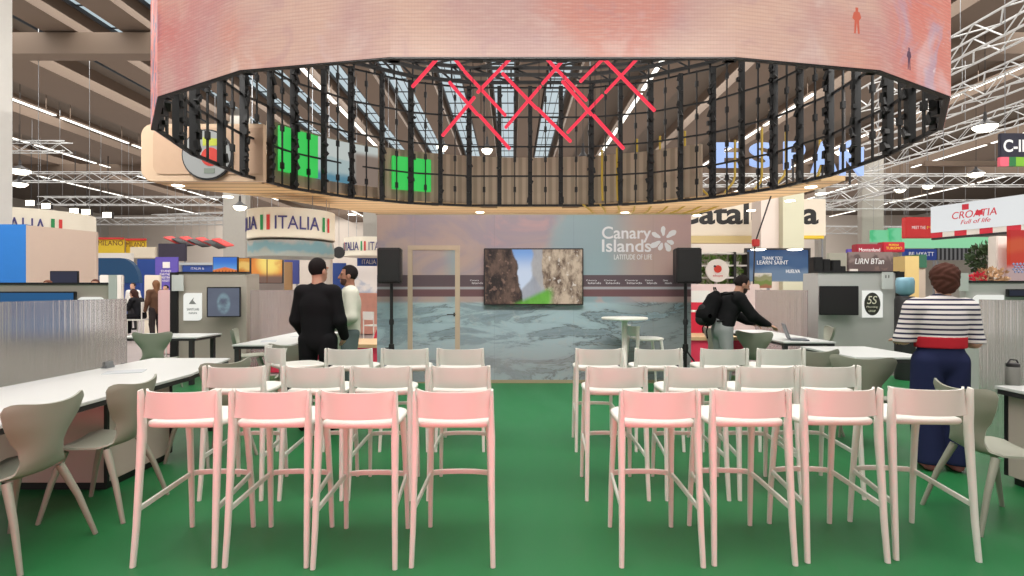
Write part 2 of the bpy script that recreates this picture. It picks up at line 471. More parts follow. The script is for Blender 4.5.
n5 = b.noise(26, 3, 0, (.25,.25,2.5)); c = b.mix(b.math('MULTIPLY', b.ramp(n5, .45, .7), .16), c, (250,226,206)); n6 = b.noise(.8, 4, .6); c = b.mix(b.math('MULTIPLY', b.ramp(n6, .58, .7), .5), c, (238,214,214))
rows = b.math('SINE', b.math('MULTIPLY', b.z, 2*math.pi/.043)); cols = b.math('SINE', b.math('MULTIPLY', b.math('ADD', b.x, b.math('MULTIPLY', b.y, .4)), 2*math.pi/.036))
g = b.math('MULTIPLY', b.math('ADD', b.ramp(rows, .1, 1.0), b.math('MULTIPLY', b.ramp(cols, .2, 1.0), .4)), .17)
c = b.mix(g, c, (158,112,110))
LED = b.out(c, .4, .92)
FR = mat('black screen frame', (14,13,15), .55)
nR = len(ringpts)
def is_lit(i):   # the facets whose picture side can be seen from the floor in front of the stage
    m = (ringpts[i]+ringpts[(i+1) % nR])/2
    return m.y < 8.6
for i in range(nR):
    p, q = ringpts[i], ringpts[(i+1) % nR]
    d = (q-p); L = d.length; d = d.normalized(); out = Vector((d.y, -d.x, 0)); inn = -out
    f = MB()
    npan = 2 if L < 2.6 else 4
    Z = Vector((0,0,1))
    for j in range(npan+1):                    # cabinet uprights with their electronics
        c0 = p+d*(L*j/npan)+inn*.1
        f.obox(c0+Z*ZB, c0+Z*ZT, .13, .13)
        zz = ZB+.1
        while zz < ZT-.1:
            f.obox(c0+inn*.07+d*random.uniform(-.07,.07)+Z*zz, c0+inn*.07+d*random.uniform(-.07,.07)+Z*(zz+random.uniform(.05,.2)), .09, .09)
            zz += random.uniform(.22,.45)
        if j < npan:
            for s in ((.5,) if L/npan < 1.2 else (.33,.66)):
                c1 = p+d*(L*(j+s)/npan)+inn*.08
                f.obox(c1+Z*ZB, c1+Z*ZT, .032, .05)
                for zz in (ZB+.45, ZB+1.4, ZB+2.35, ZB+3.3): f.obox(c1+Z*zz, c1+Z*(zz+.16), .08, .09)
    for j in range(5):
        z = ZB+.03+j*(ZT-ZB-.06)/4
        f.obox(p+inn*.06+Z*z, q+inn*.06+Z*z, .05, .045 if j else .07)
    f.build('panel_frame', FR, ring)
    if is_lit(i):
        s = MB()
        zz = Vector((0,0,ZB)); zt = Vector((0,0,ZT+2.0))
        a0, b0 = p+out*.0, q+out*.0
        s.add([a0+zz, b0+zz, b0+zt, a0+zt], [(0,1,2,3)])
        s.build('led_panel', LED, ring)
        s = MB(); a1, b1 = p+inn*.03, q+inn*.03
        s.obox(a1+Z*(ZB+.0), b1+Z*(ZB+.0), .05, .03)
        s.add([a1+zz, a1+zt, b1+zt, b1+zz], [(0,1,2,3)]); s.build('panel_back', FR, ring)
tr = MB()                                      # circular trusses tying the frame together at the top
for zz, sc_, r in ((ZT+.1, .97, .05), (ZT+.55, .97, .05), (ZT+.1, .86, .05), (ZT+.55, .86, .05)):
    P = [Vector((CXR+(p.x-CXR)*sc_, CYR+(p.y-CYR)*sc_, zz)) for p in ringpts]
    for i in range(nR): tr.obox(P[i], P[(i+1)%nR], .09, .09)
for i in range(nR):
    p, q = ringpts[i], ringpts[(i+1)%nR]
    for s in (0, .33, .66):
        m0 = p.lerp(q, s); m1 = p.lerp(q, s+.33)
        A = lambda m, k, z: Vector((CXR+(m.x-CXR)*k, CYR+(m.y-CYR)*k, z))
        tr.obox(A(m0,.97,ZT+.1), A(m1,.97,ZT+.55), .05, .05); tr.obox(A(m0,.86,ZT+.55), A(m1,.97,ZT+.55), .05, .05)
        tr.obox(A(m0,.97,ZT-.1), A(m0,.97,ZT+.55), .05, .05)
tr.build('ring_truss', FR, ring)
for i in range(0, nR, 3):
    p = ringpts[i]; MB().tube([(p.x*.97+CXR*.03, p.y*.97+CYR*.03, ZT+.5), (p.x, p.y, 12.7)], .02, 5).build('hanging_cable', STEEL, ring)
# two figures walking across the picture
REDF = mat('red figure on screen', (196,92,70), emit=.9); DRKF = mat('dark figure on screen', (92,62,84), emit=.8)
def screen_figure(px, py, hpx, i, m):
    p, q = ringpts[i], ringpts[(i+1)%nR]; d = (q-p).normalized(); out = Vector((d.y,-d.x,0))
    s = (px-CX)/F
    t = (s*p.y-p.x)/((q.x-p.x)-s*(q.y-p.y)); P = p.lerp(q, t); z = H-(py-HY)/F*P.y; h = hpx/F*P.y
    pts = [(-.12,0),(-.05,0),(0,.42),(.05,0),(.13,0),(.1,.5),(.2,.62),(.13,.82),(.06,.84),(.06,1),(-.06,1),(-.06,.84),(-.14,.8),(-.2,.58),(-.1,.5)]
    MB().add([P+out*.012+d*(x*h)+Vector((0,0,z+zz*h)) for x, zz in pts], [list(range(len(pts)))]).build('screen_picture', m, ring)
screen_figure(856, 34, 26, 0, REDF); screen_figure(908, 70, 22, 1, DRKF)

# ---- red light tubes
tubes = [(414,85,436,60),(454,58,462,68),(466,73,504,114),(451,84,476,113),(444,134,473,99),(479,91,509,60),(481,117,508,147),(504,75,535,107),(507,126,539,88),
         (539,110,569,140),(544,82,565,58),(546,58,585,99),(564,83,590,113),(582,80,603,59),(569,131,601,97),(595,117,622,147),(604,59,612,67),(607,91,636,60),(615,70,653,109)]
red = empty('red_light_sculpture', at(533,147,11), 'crisscross sculpture of glowing red light tubes hanging in the middle of the ring', 'light')
RT = mat('red tube glow', (238,62,84), emit=1.05)
hc = MB()
for i, (x0,y0,x1,y1) in enumerate(tubes):
    d = 10.6+.35*(i % 3)
    a, c = at(x0,y0,d), at(x1,y1,d)
    e = (c-a).normalized()*.03
    a2, c2 = (a-e*2, c+e*2)
    MB().obox(a2, c2, .062, .062, up=Vector((0,1,0))).build('light_tube', RT, red, bevel=.012)
    t = a if a.z > c.z else c
    hc.tube([t, (t.x, t.y, 9.0)], .006, 4)
xa = MB().obox((-1.9,10.6,9.0), (2.9,10.6,9.0), .06,.06); xa.obox((-1.9,11.3,9.0), (2.9,11.3,9.0), .06,.06); xa.obox((-1.9,10.95,9.0), (2.9,10.95,9.0), .06,.06)
xa.obox((-1.9,10.5,9.0), (-1.9,11.4,9.0), .06,.06); xa.obox((2.9,10.5,9.0), (2.9,11.4,9.0), .06,.06)
for X in (-1.9, 2.9): xa.tube([(X,10.95,9),(X,10.95,12.7)], .015, 5)
xa.build('hanging_frame', FR, red); hc.build('hanging_wire', FR, red)

# ================================================================ wooden canopy behind the ring
can = empty('wooden_canopy', (.57, 15, 4.1), 'wooden slatted canopy with rounded corner behind and under the screen ring', 'canopy')
b = NB('wood slats'); sl = b.math('FRACT', b.math('MULTIPLY', b.y, 2.2)); n = b.noise(1.5, 4, 0, (.3, 6, 1))
c = b.mix(n, (196,160,112), (222,188,140)); c = b.mix(b.math('MULTIPLY', b.ramp(sl, .78, .84), .75), c, (96,70,46))
SLAT = b.out(c, .6)
FASC = mat('canopy fascia', (204,176,148), .65, var=.04, scale=1.2)
RX, RY = 7.05, 6.0
def arc(a, k=1.0): return (CXR+RX*k*math.cos(a), CYR+RY*k*math.sin(a))
a0 = math.asin((13.2-CYR)/RY)
inner = [arc(a0+(math.pi-2*a0)*i/28) for i in range(29)]          # right to left around the back
outer = [(-8.75,13.2), (-8.75,14.0), (-6.9,15.6), (-5.6,18.0), (-4.0,19.6), (6.2,19.6), (7.2,16.5), (8.0,14.6), (8.0,13.2)]
s = MB()
# triangulated soffit between the inner arc and the outer outline
def resample(pts, n):
    P = [Vector((*p, 0)) for p in pts]; Ls = [0]
    for i in range(1, len(P)): Ls.append(Ls[-1]+(P[i]-P[i-1]).length)
    o = []
    for k in range(n):
        t = Ls[-1]*k/(n-1); i = max(j for j in range(len(P)-1) if Ls[j] <= t+1e-9)
        o.append(P[i].lerp(P[i+1], (t-Ls[i])/(Ls[i+1]-Ls[i])))
    return o
ou = resample(outer[::-1], 29)
for i in range(28):
    a, c2 = Vector((*inner[i],4.08)), Vector((*inner[i+1],4.08)); d_, e_ = ou[i]+Vector((0,0,4.08)), ou[i+1]+Vector((0,0,4.08))
    s.add([a, d_, e_, c2, a+Vector((0,0,.12)), d_+Vector((0,0,.12)), e_+Vector((0,0,.12)), c2+Vector((0,0,.12))],
          [(0,1,2,3)[::-1],(4,5,6,7),(0,1,5,4),(2,3,7,6),(1,2,6,5),(3,0,4,7)])
s.build('soffit', SLAT, can)
# flat front fascia, left, with a rounded lower corner
def rr(x0, x1, z0, z1, r, cs=(1,1,1,1)):
    o = []
    for (cx, cz, a, k) in ((x1-r, z0+r, -90, cs[1]), (x1-r, z1-r, 0, cs[2]), (x0+r, z1-r, 90, cs[3]), (x0+r, z0+r, 180, cs[0])):
        if k: o += [(cx+r*math.cos(R(a+15*i)), cz+r*math.sin(R(a+15*i))) for i in range(7)]
        else: o.append((x0 if a in (90,180) else x1, z0 if a in (-90,180) else z1))
    return o
MB().vprism(rr(-8.8, -5.9, 4.04, 5.4, .28, (1,0,0,1)), 13.05, 13.2).build('fascia', FASC, can)
MB().vprism(rr(-8.5, -5.9, 4.2, 5.3, .2, (1,0,0,1)), 13.02, 13.05).build('fascia', mat('canopy face', (192,160,134), .65, var=.04), can)
rib = NB('ribbed beige'); st = rib.ramp(rib.math('SINE', rib.math('MULTIPLY', rib.x, 26)), -.6, .6)
RIB = rib.out(rib.mix(st, (150,134,116), (176,158,138)), .7)
w = MB()
angs = [.80+(math.pi-a0-.12-.80)*i/40 for i in range(41)]
for i in range(40):
    (x0,y0),(x1,y1) = arc(angs[i],1.01), arc(angs[i+1],1.01)
    (u0,v0),(u1,v1) = arc(angs[i],1.03), arc(angs[i+1],1.03)
    top = 5.75
    w.add([(x0,y0,4.2),(x1,y1,4.2),(x1,y1,top),(x0,y0,top),(u0,v0,4.2),(u1,v1,4.2),(u1,v1,top),(u0,v0,top)],
          [(0,1,2,3)[::-1],(4,5,6,7),(0,1,5,4),(2,3,7,6),(1,2,6,5),(3,0,4,7)])
w.build('curved_fascia', RIB, can)
spots = [(178,183.5,13.8),(228,196,15.5),(300,207,18.0),(352,206,19.2),(480,210,18.6),(625,214,18.7),(697,214,19.4),(751,209,18.2),(790,203.5,16.2),(811,188,14),(821,196,15)]
for px, py, d in spots:
    p = at(px, py, d); MB().lathe([(.14,4.065),(.14,4.085)], 14, (p.x, d, 0)).build('downlight', LAMP, can)
# circle sign on the fascia
lc = at(208,155,13); cs_ = empty('round_sign', (lc.x, 13.0, lc.z-.55), 'white round emblem sign with red centre on the canopy front, behind the ring frame', 'sign')
def disc(c, r, y0, y1, n=32): return MB().vprism([(c[0]+r*math.cos(2*math.pi*i/n), c[1]+r*math.sin(2*math.pi*i/n)) for i in range(n)], y0, y1)
disc((lc.x,lc.z), .6, 12.96, 13.01).build('rim', DARK, cs_)
disc((lc.x,lc.z), .56, 12.93, 12.96).build('face', mat('white sign face', (226,228,226), .5, emit=.25), cs_)
disc((lc.x+.1,lc.z-.06), .22, 12.915, 12.93, 24).build('emblem', mat('red emblem', (196,52,40), .6), cs_)
MB().vprism([(lc.x-.08,lc.z+.2),(lc.x+.28,lc.z+.2),(lc.x+.28,lc.z+.36),(lc.x-.08,lc.z+.4)], 12.915, 12.93).build('emblem', mat('lime', (182,190,60), .6), cs_)
MB().vprism([(lc.x-.05,lc.z-.45),(lc.x+.2,lc.z-.45),(lc.x+.2,lc.z-.33),(lc.x-.05,lc.z-.33)], 12.915, 12.93).build('emblem', mat('grey emblem', (120,130,120), .6), cs_)
# curved led strip: green, picture, green ; each a screen
def arc_screen(px0, px1, z0, z1, m, label):
    def ang(px):
        best = min(((abs((arc(a,.985)[0])/(arc(a,.985)[1])*F+CX-px), a) for a in [a0+(math.pi-2*a0)*i/2000 for i in range(2001)]))
        return best[1]
    A, Bq = ang(px1), ang(px0); g = MB(); n = 10
    for i in range(n):
        t0, t1 = A+(Bq-A)*i/n, A+(Bq-A)*(i+1)/n
        q = [(*arc(t0,.985),), (*arc(t1,.985),), (*arc(t1,1.0),), (*arc(t0,1.0),)]
        g.add([(x,y,z0) for x,y in q]+[(x,y,z1) for x,y in q], [(0,1,2,3)[::-1],(4,5,6,7),(0,1,5,4),(2,3,7,6),(1,2,6,5),(3,0,4,7)])
    mid = arc((A+Bq)/2, .99)
    o = g.build('led_screen', m, loc=(mid[0], mid[1], z0)); tag(o, label, 'screen')
    return o
GRN = mat('green screen glow', (52,196,84), emit=.85)
arc_screen(281, 318, 4.5, 5.65, GRN, 'bright green screen on the canopy, left of the coastal picture')
b = NB('coast film'); n = b.noise(1.6, 5); zz = b.math('ADD', b.z, b.math('MULTIPLY', n, .3))
c = b.mix(b.ramp(zz, .25, .45), (96,150,172), (186,206,206)); c = b.mix(b.ramp(zz, .75, .8), c, (214,222,218)); 
c = b.mix(b.math('MULTIPLY', b.band(b.x, .15, .8, .1), b.band(b.z, -.1, .9, .1)), c, (150,132,120))
FILM = b.out(c, .4, .7)
arc_screen(318.5, 378, 4.5, 5.65, FILM, 'screen showing a pale coastal film between the green screens')
arc_screen(393, 431, 4.5, 5.5, GRN, 'bright green screen on the canopy, right of the coastal picture')
# lit letters
es = empty('lit_letter_sign', (6, 16, 4.75), 'pale blue glowing capital letters of a country name on the canopy behind the ring', 'sign')
BLUEL = mat('blue letter glow', (156,184,238), emit=.95)
def on_arc(p):
    X = p.x; s = max(.02, 1-((X-CXR)/(RX*.97))**2); yy = CYR+RY*.97*math.sqrt(s)
    return (X, yy-(15-p.y), p.z)
for ch, px0, px1, py0, py1 in (('E',715,739,143,168),('S',749,774,143,168),('P',783,804,142,170),('A',810,836,142,173),('Ñ',839,862,141,176)):
    d = 17.0-(px0-715)/124*2.7
    a, c = at(px0,py0,d), at(px1,py1,d)
    text(es, ch, (a.x+c.x)/2, (a.z+c.z)/2, d, BLUEL, c.x-a.x, a.z-c.z, .08, 'letter', bold=.03)
    MB().box((a.x+c.x)/2-.02, (a.x+c.x)/2+.02, d+.01, d+.05, 4.2, a.z-.1).build('mounting_post', FR, es)
# golden tubes
gt = empty('golden_tube_lamp', (2.9, 17.0, 4.2), 'row of bent golden tubes rising from the canopy behind the ring', 'decoration')
GOLD = mat('gold tube', (214,176,64), .35, .4, emit=.35)
for px, top, dx in ((602,150,0),(617,148,0),(637,139,1),(660,136,1),(685,131,1),(700,150,1),(762,128,-1),(735,140,-1),(786,132,-1),(820,140,-1)):
    d = 17.2 if px < 720 else 16.0
    if px > 780: d = 15.0
    p = at(px, top, d); zb = 4.22
    MB().tube([(p.x,d,p.z),(p.x,d,zb+.55),(p.x+.06*dx,d-.03,zb+.36),(p.x+.3*dx,d-.1,zb+.1),(p.x+.36*dx,d-.12,zb)], .035, 8).build('tube', GOLD, gt, smooth=60)
for i in range(9):
    X = 2.7+i*.42; MB().tube([(X-.12*(i-4)*.3,18.9,4.05),(X,18.3,3.98),(X+.05*(i-4),17.6,4.0),(X+.12*(i-4),17.2,4.12)], .03, 6).build('tube', GOLD, gt, smooth=60)
# ================================================================ bar stools
def make_stool():
    root = empty('bar_stool', (0,0,0), 'x', 'stool', 'white bar stools set out in rows')
    s = MB()
    def seat_ring(k, z, dz=0):
        vs = []
        for i in range(32):
            t = 2*math.pi*i/32; c, sn = math.cos(t), math.sin(t)
            e = 2/3.6 if sn > 0 else 2/7.0
            x = math.copysign(abs(c)**e, c)*.213*k; y = .029+math.copysign(abs(sn)**e, sn)*.219*k
            vs.append((x, y, z+(dz*(1-k) if dz else 0)))
        return vs
    rings = [seat_ring(.86,.718), seat_ring(.97,.724), seat_ring(1.0,.738), seat_ring(.985,.752), seat_ring(.93,.756), seat_ring(.6,.750), seat_ring(.2,.746)]
    vs = [v for r in rings for v in r]; k = len(rings)
    s.add(vs, [(i*32+j, i*32+(j+1)%32, (i+1)*32+(j+1)%32, (i+1)*32+j) for i in range(k-1) for j in range(32)]+[list(range(32))[::-1], [(k-1)*32+j for j in range(32)]])
    s.build('seat', WHITE, root, smooth=180)
    def bp(u, v):
        q = 2*u-1
        return (.208*q*(.93+.07*v), -.205-.012*v-.05*(1-q*q)*(1-.15*v)+.055*abs(q)**5*v, .785+.143*v+.006*abs(q)**6*v)
    MB().grid(bp, 20, 6, .012).build('backrest', WHITE, root, smooth=60)
    for sx in (-1, 1):
        MB().tube([(sx*.217,-.255,0),(sx*.212,-.235,.2),(sx*.208,-.212,.5),(sx*.206,-.198,.68),(sx*.206,-.196,.74),(sx*.208,-.2,.82),(sx*.21,-.2,.9),(sx*.211,-.205,.934)],
                  [(.016,.0135),(.018,.0155),(.021,.018),(.025,.021),(.028,.018),(.028,.013),(.027,.009),(.022,.006)], 12, power=2.6).build('leg', WHITE, root, smooth=50)
        MB().tube([(sx*.19,.245,0),(sx*.186,.23,.25),(sx*.178,.2,.55),(sx*.172,.175,.72)], [.0135,.016,.018,.022], 12, power=2.6).build('leg', WHITE, root, smooth=50)
    fp = [(-.21,-.222,.295),(-.2,-.05,.312),(-.192,.12,.328),(-.186,.205,.336),(-.165,.243,.338),(-.09,.262,.338),(0,.268,.338)]
    fp = fp+[(-x,y,z) for x,y,z in fp[-2::-1]]
    MB().tube(fp, [(.017,.0085)]*len(fp), 8, power=3).build('footrest', WHITE, root, smooth=50)
    return root
stool0 = make_stool(); first_s = [True]
def stool(x, y, rz, label):
    o = stool0 if first_s[0] else copy_tree(stool0); first_s[0] = False
    o.location = (x, y, 0); o.rotation_euler = (0,0,R(rz)); o['label'] = label
    return o
ordn = ['outermost', 'second from outside', 'third from outside', 'beside middle aisle']
def srow(pos, block, row):
    pos = list(pos)
    names = ordn if block == 'left' else ordn[::-1]
    for (x, y, rz), nm in zip(pos, names):
        pl = {'near': 'nearest row', 'mid': 'middle row', 'far': 'row closest to stage wall'}[row]
        stool(x, y, rz, f'white bar stool, {block} block, {nm}, {pl}')
srow([(-1.80,3.18,0),(-1.31,3.18,0),(-.835,3.16,0),(-.318,3.18,0)], 'left', 'near')
srow([(.80,3.18,0),(1.30,3.2,0),(1.815,3.23,0),(2.33,3.25,-3)], 'right', 'near')
srow([(-1.97,4.1,0),(-1.41,4.1,0),(-.93,4.1,0),(-.37,4.1,0)], 'left', 'mid')
srow([(.74,4.1,0),(1.30,4.1,0),(1.81,4.1,0),(2.26,4.12,0)], 'right', 'mid')
srow([(-2.1,5.35,-48),(-1.5,5.25,0),(-.985,5.25,0),(-.475,5.25,0)], 'left', 'far')
srow([(.80,5.25,0),(1.345,5.25,0),(1.95,5.25,0),(2.47,5.25,0)], 'right', 'far')
stool(2.0, 8.25, -82, 'white bar stool turned towards the room behind the high round table')['group'] = 'stool at the high table'

# ================================================================ side chairs
def make_chair():
    root = empty('side_chair', (0,0,0), 'x', 'chair', 'sage grey plastic side chairs at the desks')
    prof = [(0,.235,.432,.205),(.12,.16,.448,.225),(.3,.02,.44,.228),(.44,-.1,.438,.205),(.52,-.165,.46,.160),(.6,-.2,.525,.134),(.7,-.222,.61,.148),(.85,-.25,.745,.236),(.95,-.262,.825,.266),(1,-.266,.848,.25)]
    ts = [p[0] for p in prof]
    def sh(u, v):
        q = 2*u-1
        y, z, w = (float(np.interp(v, ts, [p[k] for p in prof])) for k in (1,2,3))
        back = min(1, max(0, (v-.5)/.25)); st = 1-back
        x = w*q
        y += back*(.055*q*q+.02*abs(q)**4); z += st*(.022*q*q)+back*max(0,(v-.85)/.15)*(.045*q*q-.028*abs(q)**10)
        return (x, y, z)
    m = MB(); m.grid(sh, 20, 36, .012)
    m.build('seat_shell', SAGE, root, smooth=60)
    for sx in (-1,1):
        MB().tube([(sx*.245,-.275,0),(sx*.205,-.2,.25),(sx*.165,-.12,.445)], [.0125,.017,.022], 12, power=2.6).build('leg', SAGE, root, smooth=50)
        MB().tube([(sx*.235,.25,0),(sx*.205,.19,.25),(sx*.175,.13,.44)], [.0125,.017,.022], 12, power=2.6).build('leg', SAGE, root, smooth=50)
    return root
chair0 = make_chair(); first_c = [True]
def chair(x, y, rz, label, sc_=1):
    o = chair0 if first_c[0] else copy_tree(chair0); first_c[0] = False
    o.location = (x, y, 0); o.rotation_euler = (0,0,R(rz)); o['label'] = label
    return o
chair(-2.80, 3.09, 88, 'sage grey plastic chair cut by the picture edge, pulled up to the near left desk')
chair(-2.74, 3.70, 93, 'sage grey chair at the left desk between the cut off chair and first bar stool')
chair(-2.62, 4.78, 68, 'sage grey chair with horned back at the far end of the near left desk')
chair(-5.15, 8.0, 12, 'sage grey chair with its back to us under the seated woman in black')
chair(-4.02, 8.42, -70, 'sage grey chair below the wall screen, between the partition and the far left desk')
chair(-2.5, 6.35, 8, 'sage grey chair tucked in front of the far left desk, behind the turned bar stool')
chair(-2.62, 7.9, 62, 'sage grey chair beside the legs of the man in the black suit')
chair(3.3, 5.15, -38, 'large looking sage grey chair left of the woman in stripes, back towards us')
chair(3.08, 3.52, -92, 'sage grey chair seen from the side in front of the woman in stripes')
chair(3.62, 8.1, -40, 'sage grey chair in front of the open laptop')
chair(3.42, 8.95, -75, 'sage grey chair next to the hip of the man with the backpack')
chair(4.98, 9.0, 75, 'sage grey chair on the far side of the laptop desk under the black wall screen')
chair(3.05, 5.75, 5, 'sage grey chair just behind the right block of stools, below the laptop desk')

# ================================================================ desks
def desk(name, label, pts, z=.74, body=None, legs=()):
    cx = sum(p[0] for p in pts)/len(pts); cy = sum(p[1] for p in pts)/len(pts)
    o = empty('desk', (cx, cy, 0), label, 'desk', 'white desks of the meeting booths')
    MB().prism(pts, z-.022, z).build('desktop', TABLE, o, bevel=.003)
    ins = [(cx+(x-cx)*.97, cy+(y-cy)*.985) for x, y in pts]
    MB().prism(ins, z-.06, z-.022).build('apron', DARK, o)
    for x, y in legs: MB().box(x-.03,x+.03,y-.03,y+.03,0,z-.06).build('leg', DARK, o)
    if body:
        x0,x1,y0,y1 = body
        MB().box(x0+.03,x1-.03,y0+.03,y1-.03,0,.06).build('plinth', BLACK, o)
        MB().box(x0,x1,y0,y1,.06,z-.06).build('cabinet', mat('cabinet beige', (190,176,166), .55), o, bevel=.004)
        for xx in (x0,x1):
            for yy in (y0,y1): MB().box(xx-.012,xx+.012,yy-.012,yy+.012,.06,z-.06).build('edge_strip', BLACK, o)
    return o
desk('d', 'white desk nearest on the left with beige cabinet under it', [(-3.85,2.2),(-2.78,2.2),(-2.8,4.8),(-3.02,5.9),(-3.85,5.9)], body=(-3.8,-2.97,4.03,4.78), legs=((-3.7,2.4),(-3.15,5.75)))
desk('d', 'white desk with black frame behind the sage chairs, left of the man in the suit', [(-3.72,7.3),(-2.95,7.3),(-2.95,9.5),(-3.72,9.5)], legs=((-3.67,7.36),(-3.0,7.36),(-3.67,9.44),(-3.0,9.44)))
desk('d', 'white desk nearest on the right with beige cabinet, beside the woman in stripes', [(3.64,2.4),(4.55,2.4),(4.55,4.22),(3.70,4.22)], body=(3.78,4.5,3.72,4.2), legs=((3.75,2.5),(4.45,2.5)))
desk('d', 'white desk with a paper box behind the large sage chair, under the round emblem plaque', [(3.72,5.95),(4.55,5.95),(4.55,7.1),(3.72,7.1)], legs=((3.77,6.0),(4.5,6.0),(3.77,7.05),(4.5,7.05)))
desk('d', 'white desk carrying the open laptop', [(3.8,7.7),(4.54,7.7),(4.54,10.0),(3.8,10.0)], legs=((3.85,7.76),(4.49,7.76),(3.85,9.94),(4.49,9.94)))
desk('d', 'small white desk glimpsed between fluted screen and black post, in front of the seated woman', [(-6.1,8.45),(-4.85,8.45),(-4.85,9.2),(-6.1,9.2)], legs=((-6.0,8.5),(-4.95,8.5),(-6.0,9.1),(-4.95,9.1)))

# ---- fluted translucent screens standing on or beside the desks
b = NB('fluted plastic'); fl = b.math('SINE', b.math('MULTIPLY', b.math('ADD', b.y, b.x), 2*math.pi/.022))
b.b.inputs['Base Color'].default_value = (*lin((232,226,226)), 1); b.b.inputs['Roughness'].default_value = .22
b.b.inputs['Transmission Weight'].default_value = .86; b.b.inputs['IOR'].default_value = 1.15
bp_ = node(b.nt, 'ShaderNodeBump', {'Height': fl, 'Strength': .25, 'Distance': .004}); b.nt.links.new(bp_.outputs[0], b.b.inputs['Normal'])
FLUTE = b.m
def flute(x, y0, y1, z0, z1, label):
    o = empty('fluted_screen', (x, (y0+y1)/2, z0), label, 'screen panel', 'fluted plastic screens on the desks')
    n = max(8, int((y1-y0)/.03)); g = MB()
    xs = []
    for i in range(n+1): xs.append((x-.004+.003*(i % 2), y0+(y1-y0)*i/n))
    pts = xs+[(px+.008, py) for px, py in xs[::-1]]
    MB().prism(pts[::-1], z0+.015, z1).build('fluted_panel', FLUTE, o)
    for yy in (y0+.25, y1-.25): MB().box(x-.03,x+.03,yy-.05,yy+.05,z0,z0+.02).box(x-.014,x-.006,yy-.05,yy+.05,z0,z0+.06).box(x+.008,x+.016,yy-.05,yy+.05,z0,z0+.06).build('clamp', STEEL, o)
flute(-3.8, 2.6, 5.42, .74, 1.385, 'big fluted translucent screen along the back edge of the near left desk')
flute(4.5, 2.5, 5.3, 0, 1.38, 'fluted translucent screen on the near right desk, right of the woman in stripes')
o = flute(-4.3, 9.05, 11.0, 0, 1.46, 'fluted translucent screen left of the man in the black suit, below the sunset pictures')
o = flute(5.0, 9.3, 11.3, 0, 1.46, 'fluted translucent screen behind the laptop, below the blue poster')

# ---- partitions
def partition(name, label, x0, x1, y, z1, m, ret=None, post=None, cap_=True):
    o = empty('partition_wall', ((x0+x1)/2, y, 0), label, 'partition')
    MB().box(x0,x1,y,y+.1,0,z1).build('panel', m, o)
    if cap_: MB().box(x0-.01,x1+.01,y-.015,y+.115,z1,z1+.03).build('top_trim', BLACK, o)
    if ret:
        rx0, rx1, ry = ret
        MB().box(rx0,rx1,y+.1,ry,0,z1).build('return_panel', m, o)
    if post: MB().box(post-.06,post+.06,y-.06,y+.14,0,z1+.02).build('post', BLACK, o)
    return o
partition('p', 'low grey partition with black top edge behind the big fluted screen', -8.4, -5.92, 8.1, 1.545, GREYD)
partition('p', 'grey partition carrying the tilted wall screen, beside a black post', -6.0, -4.78, 9.9, 1.76, GREYD, ret=(-4.88,-4.78,10.4), post=-6.06)
partition('p', 'grey partition carrying the black screen and the oval emblem plaque', 5.4, 6.82, 9.7, 1.765, GREYP, ret=(5.4,5.5,10.2), post=6.82)
partition('p', 'grey partition with black top edge behind the woman in stripes', 6.55, 9.4, 7.95, 1.57, GREYP)
# wall screens
def tv(name, label, x0, y0, x1, y1, d, scr, tilt=0, dep=.05, bez=.02):
    a = at(x0,y0,d); c = at(x1,y1,d); cx, cz = (a.x+c.x)/2, (a.z+c.z)/2; w, h = c.x-a.x, a.z-c.z
    o = empty('wall_screen', (cx, d, cz-h/2), label, 'screen', rz=R(tilt))
    MB().box(-w/2,w/2,-dep,0,0,h).build('casing', BLACK, o, bevel=.006, world=False)
    MB().box(-w/2+bez,w/2-bez,-dep-.003,-dep,bez,h-bez).build('display', scr, o, world=False)
    MB().box(-w*.15,w*.15,0,.06+abs(math.sin(R(tilt)))*w/2,h*.3,h*.7).build('bracket', DARK, o, world=False)
    return o
BLUES = poster('blue display', [(34,84,132),(52,128,186),(40,110,170)], .55, 1.5, .5, z0=0, z1=.4)
b = NB('grey blue display'); n = b.noise(5, 4)
c = b.mix(n, (92,98,116), (110,118,136)); rr_ = b.math('ADD', b.math('POWER', b.math('DIVIDE', b.x, .12), 2), b.math('POWER', b.math('DIVIDE', b.math('SUBTRACT', b.z, .24), .2), 2))
c = b.mix(b.math('MULTIPLY', b.math('SUBTRACT', 1.0, b.ramp(rr_, .4, 1.1)), b.ramp(n, .3, .6)), c, (140,170,180)); GBD = b.out(c, .3, .75)
tv('t', 'blue lit wall screen mostly hidden by the big fluted screen', 2, 291.5, 77.5, 340, 8.02, BLUES)
tv('t', 'wall screen showing a pale figure on grey, mounted at an angle beside the white plaque', 209, 287, 240, 317, 9.72, GBD, 12)
tv('t', 'black switched off screen left of the oval emblem plaque', 820, 286, 856, 315, 9.56, mat('off display', (26,22,24), .3), -8)
tv('t', 'dark blue edge of a wall screen behind the near right fluted screen', 1005, 289, 1060, 297, 7.9, mat('navy display', (34,42,72), .3, emit=.3))
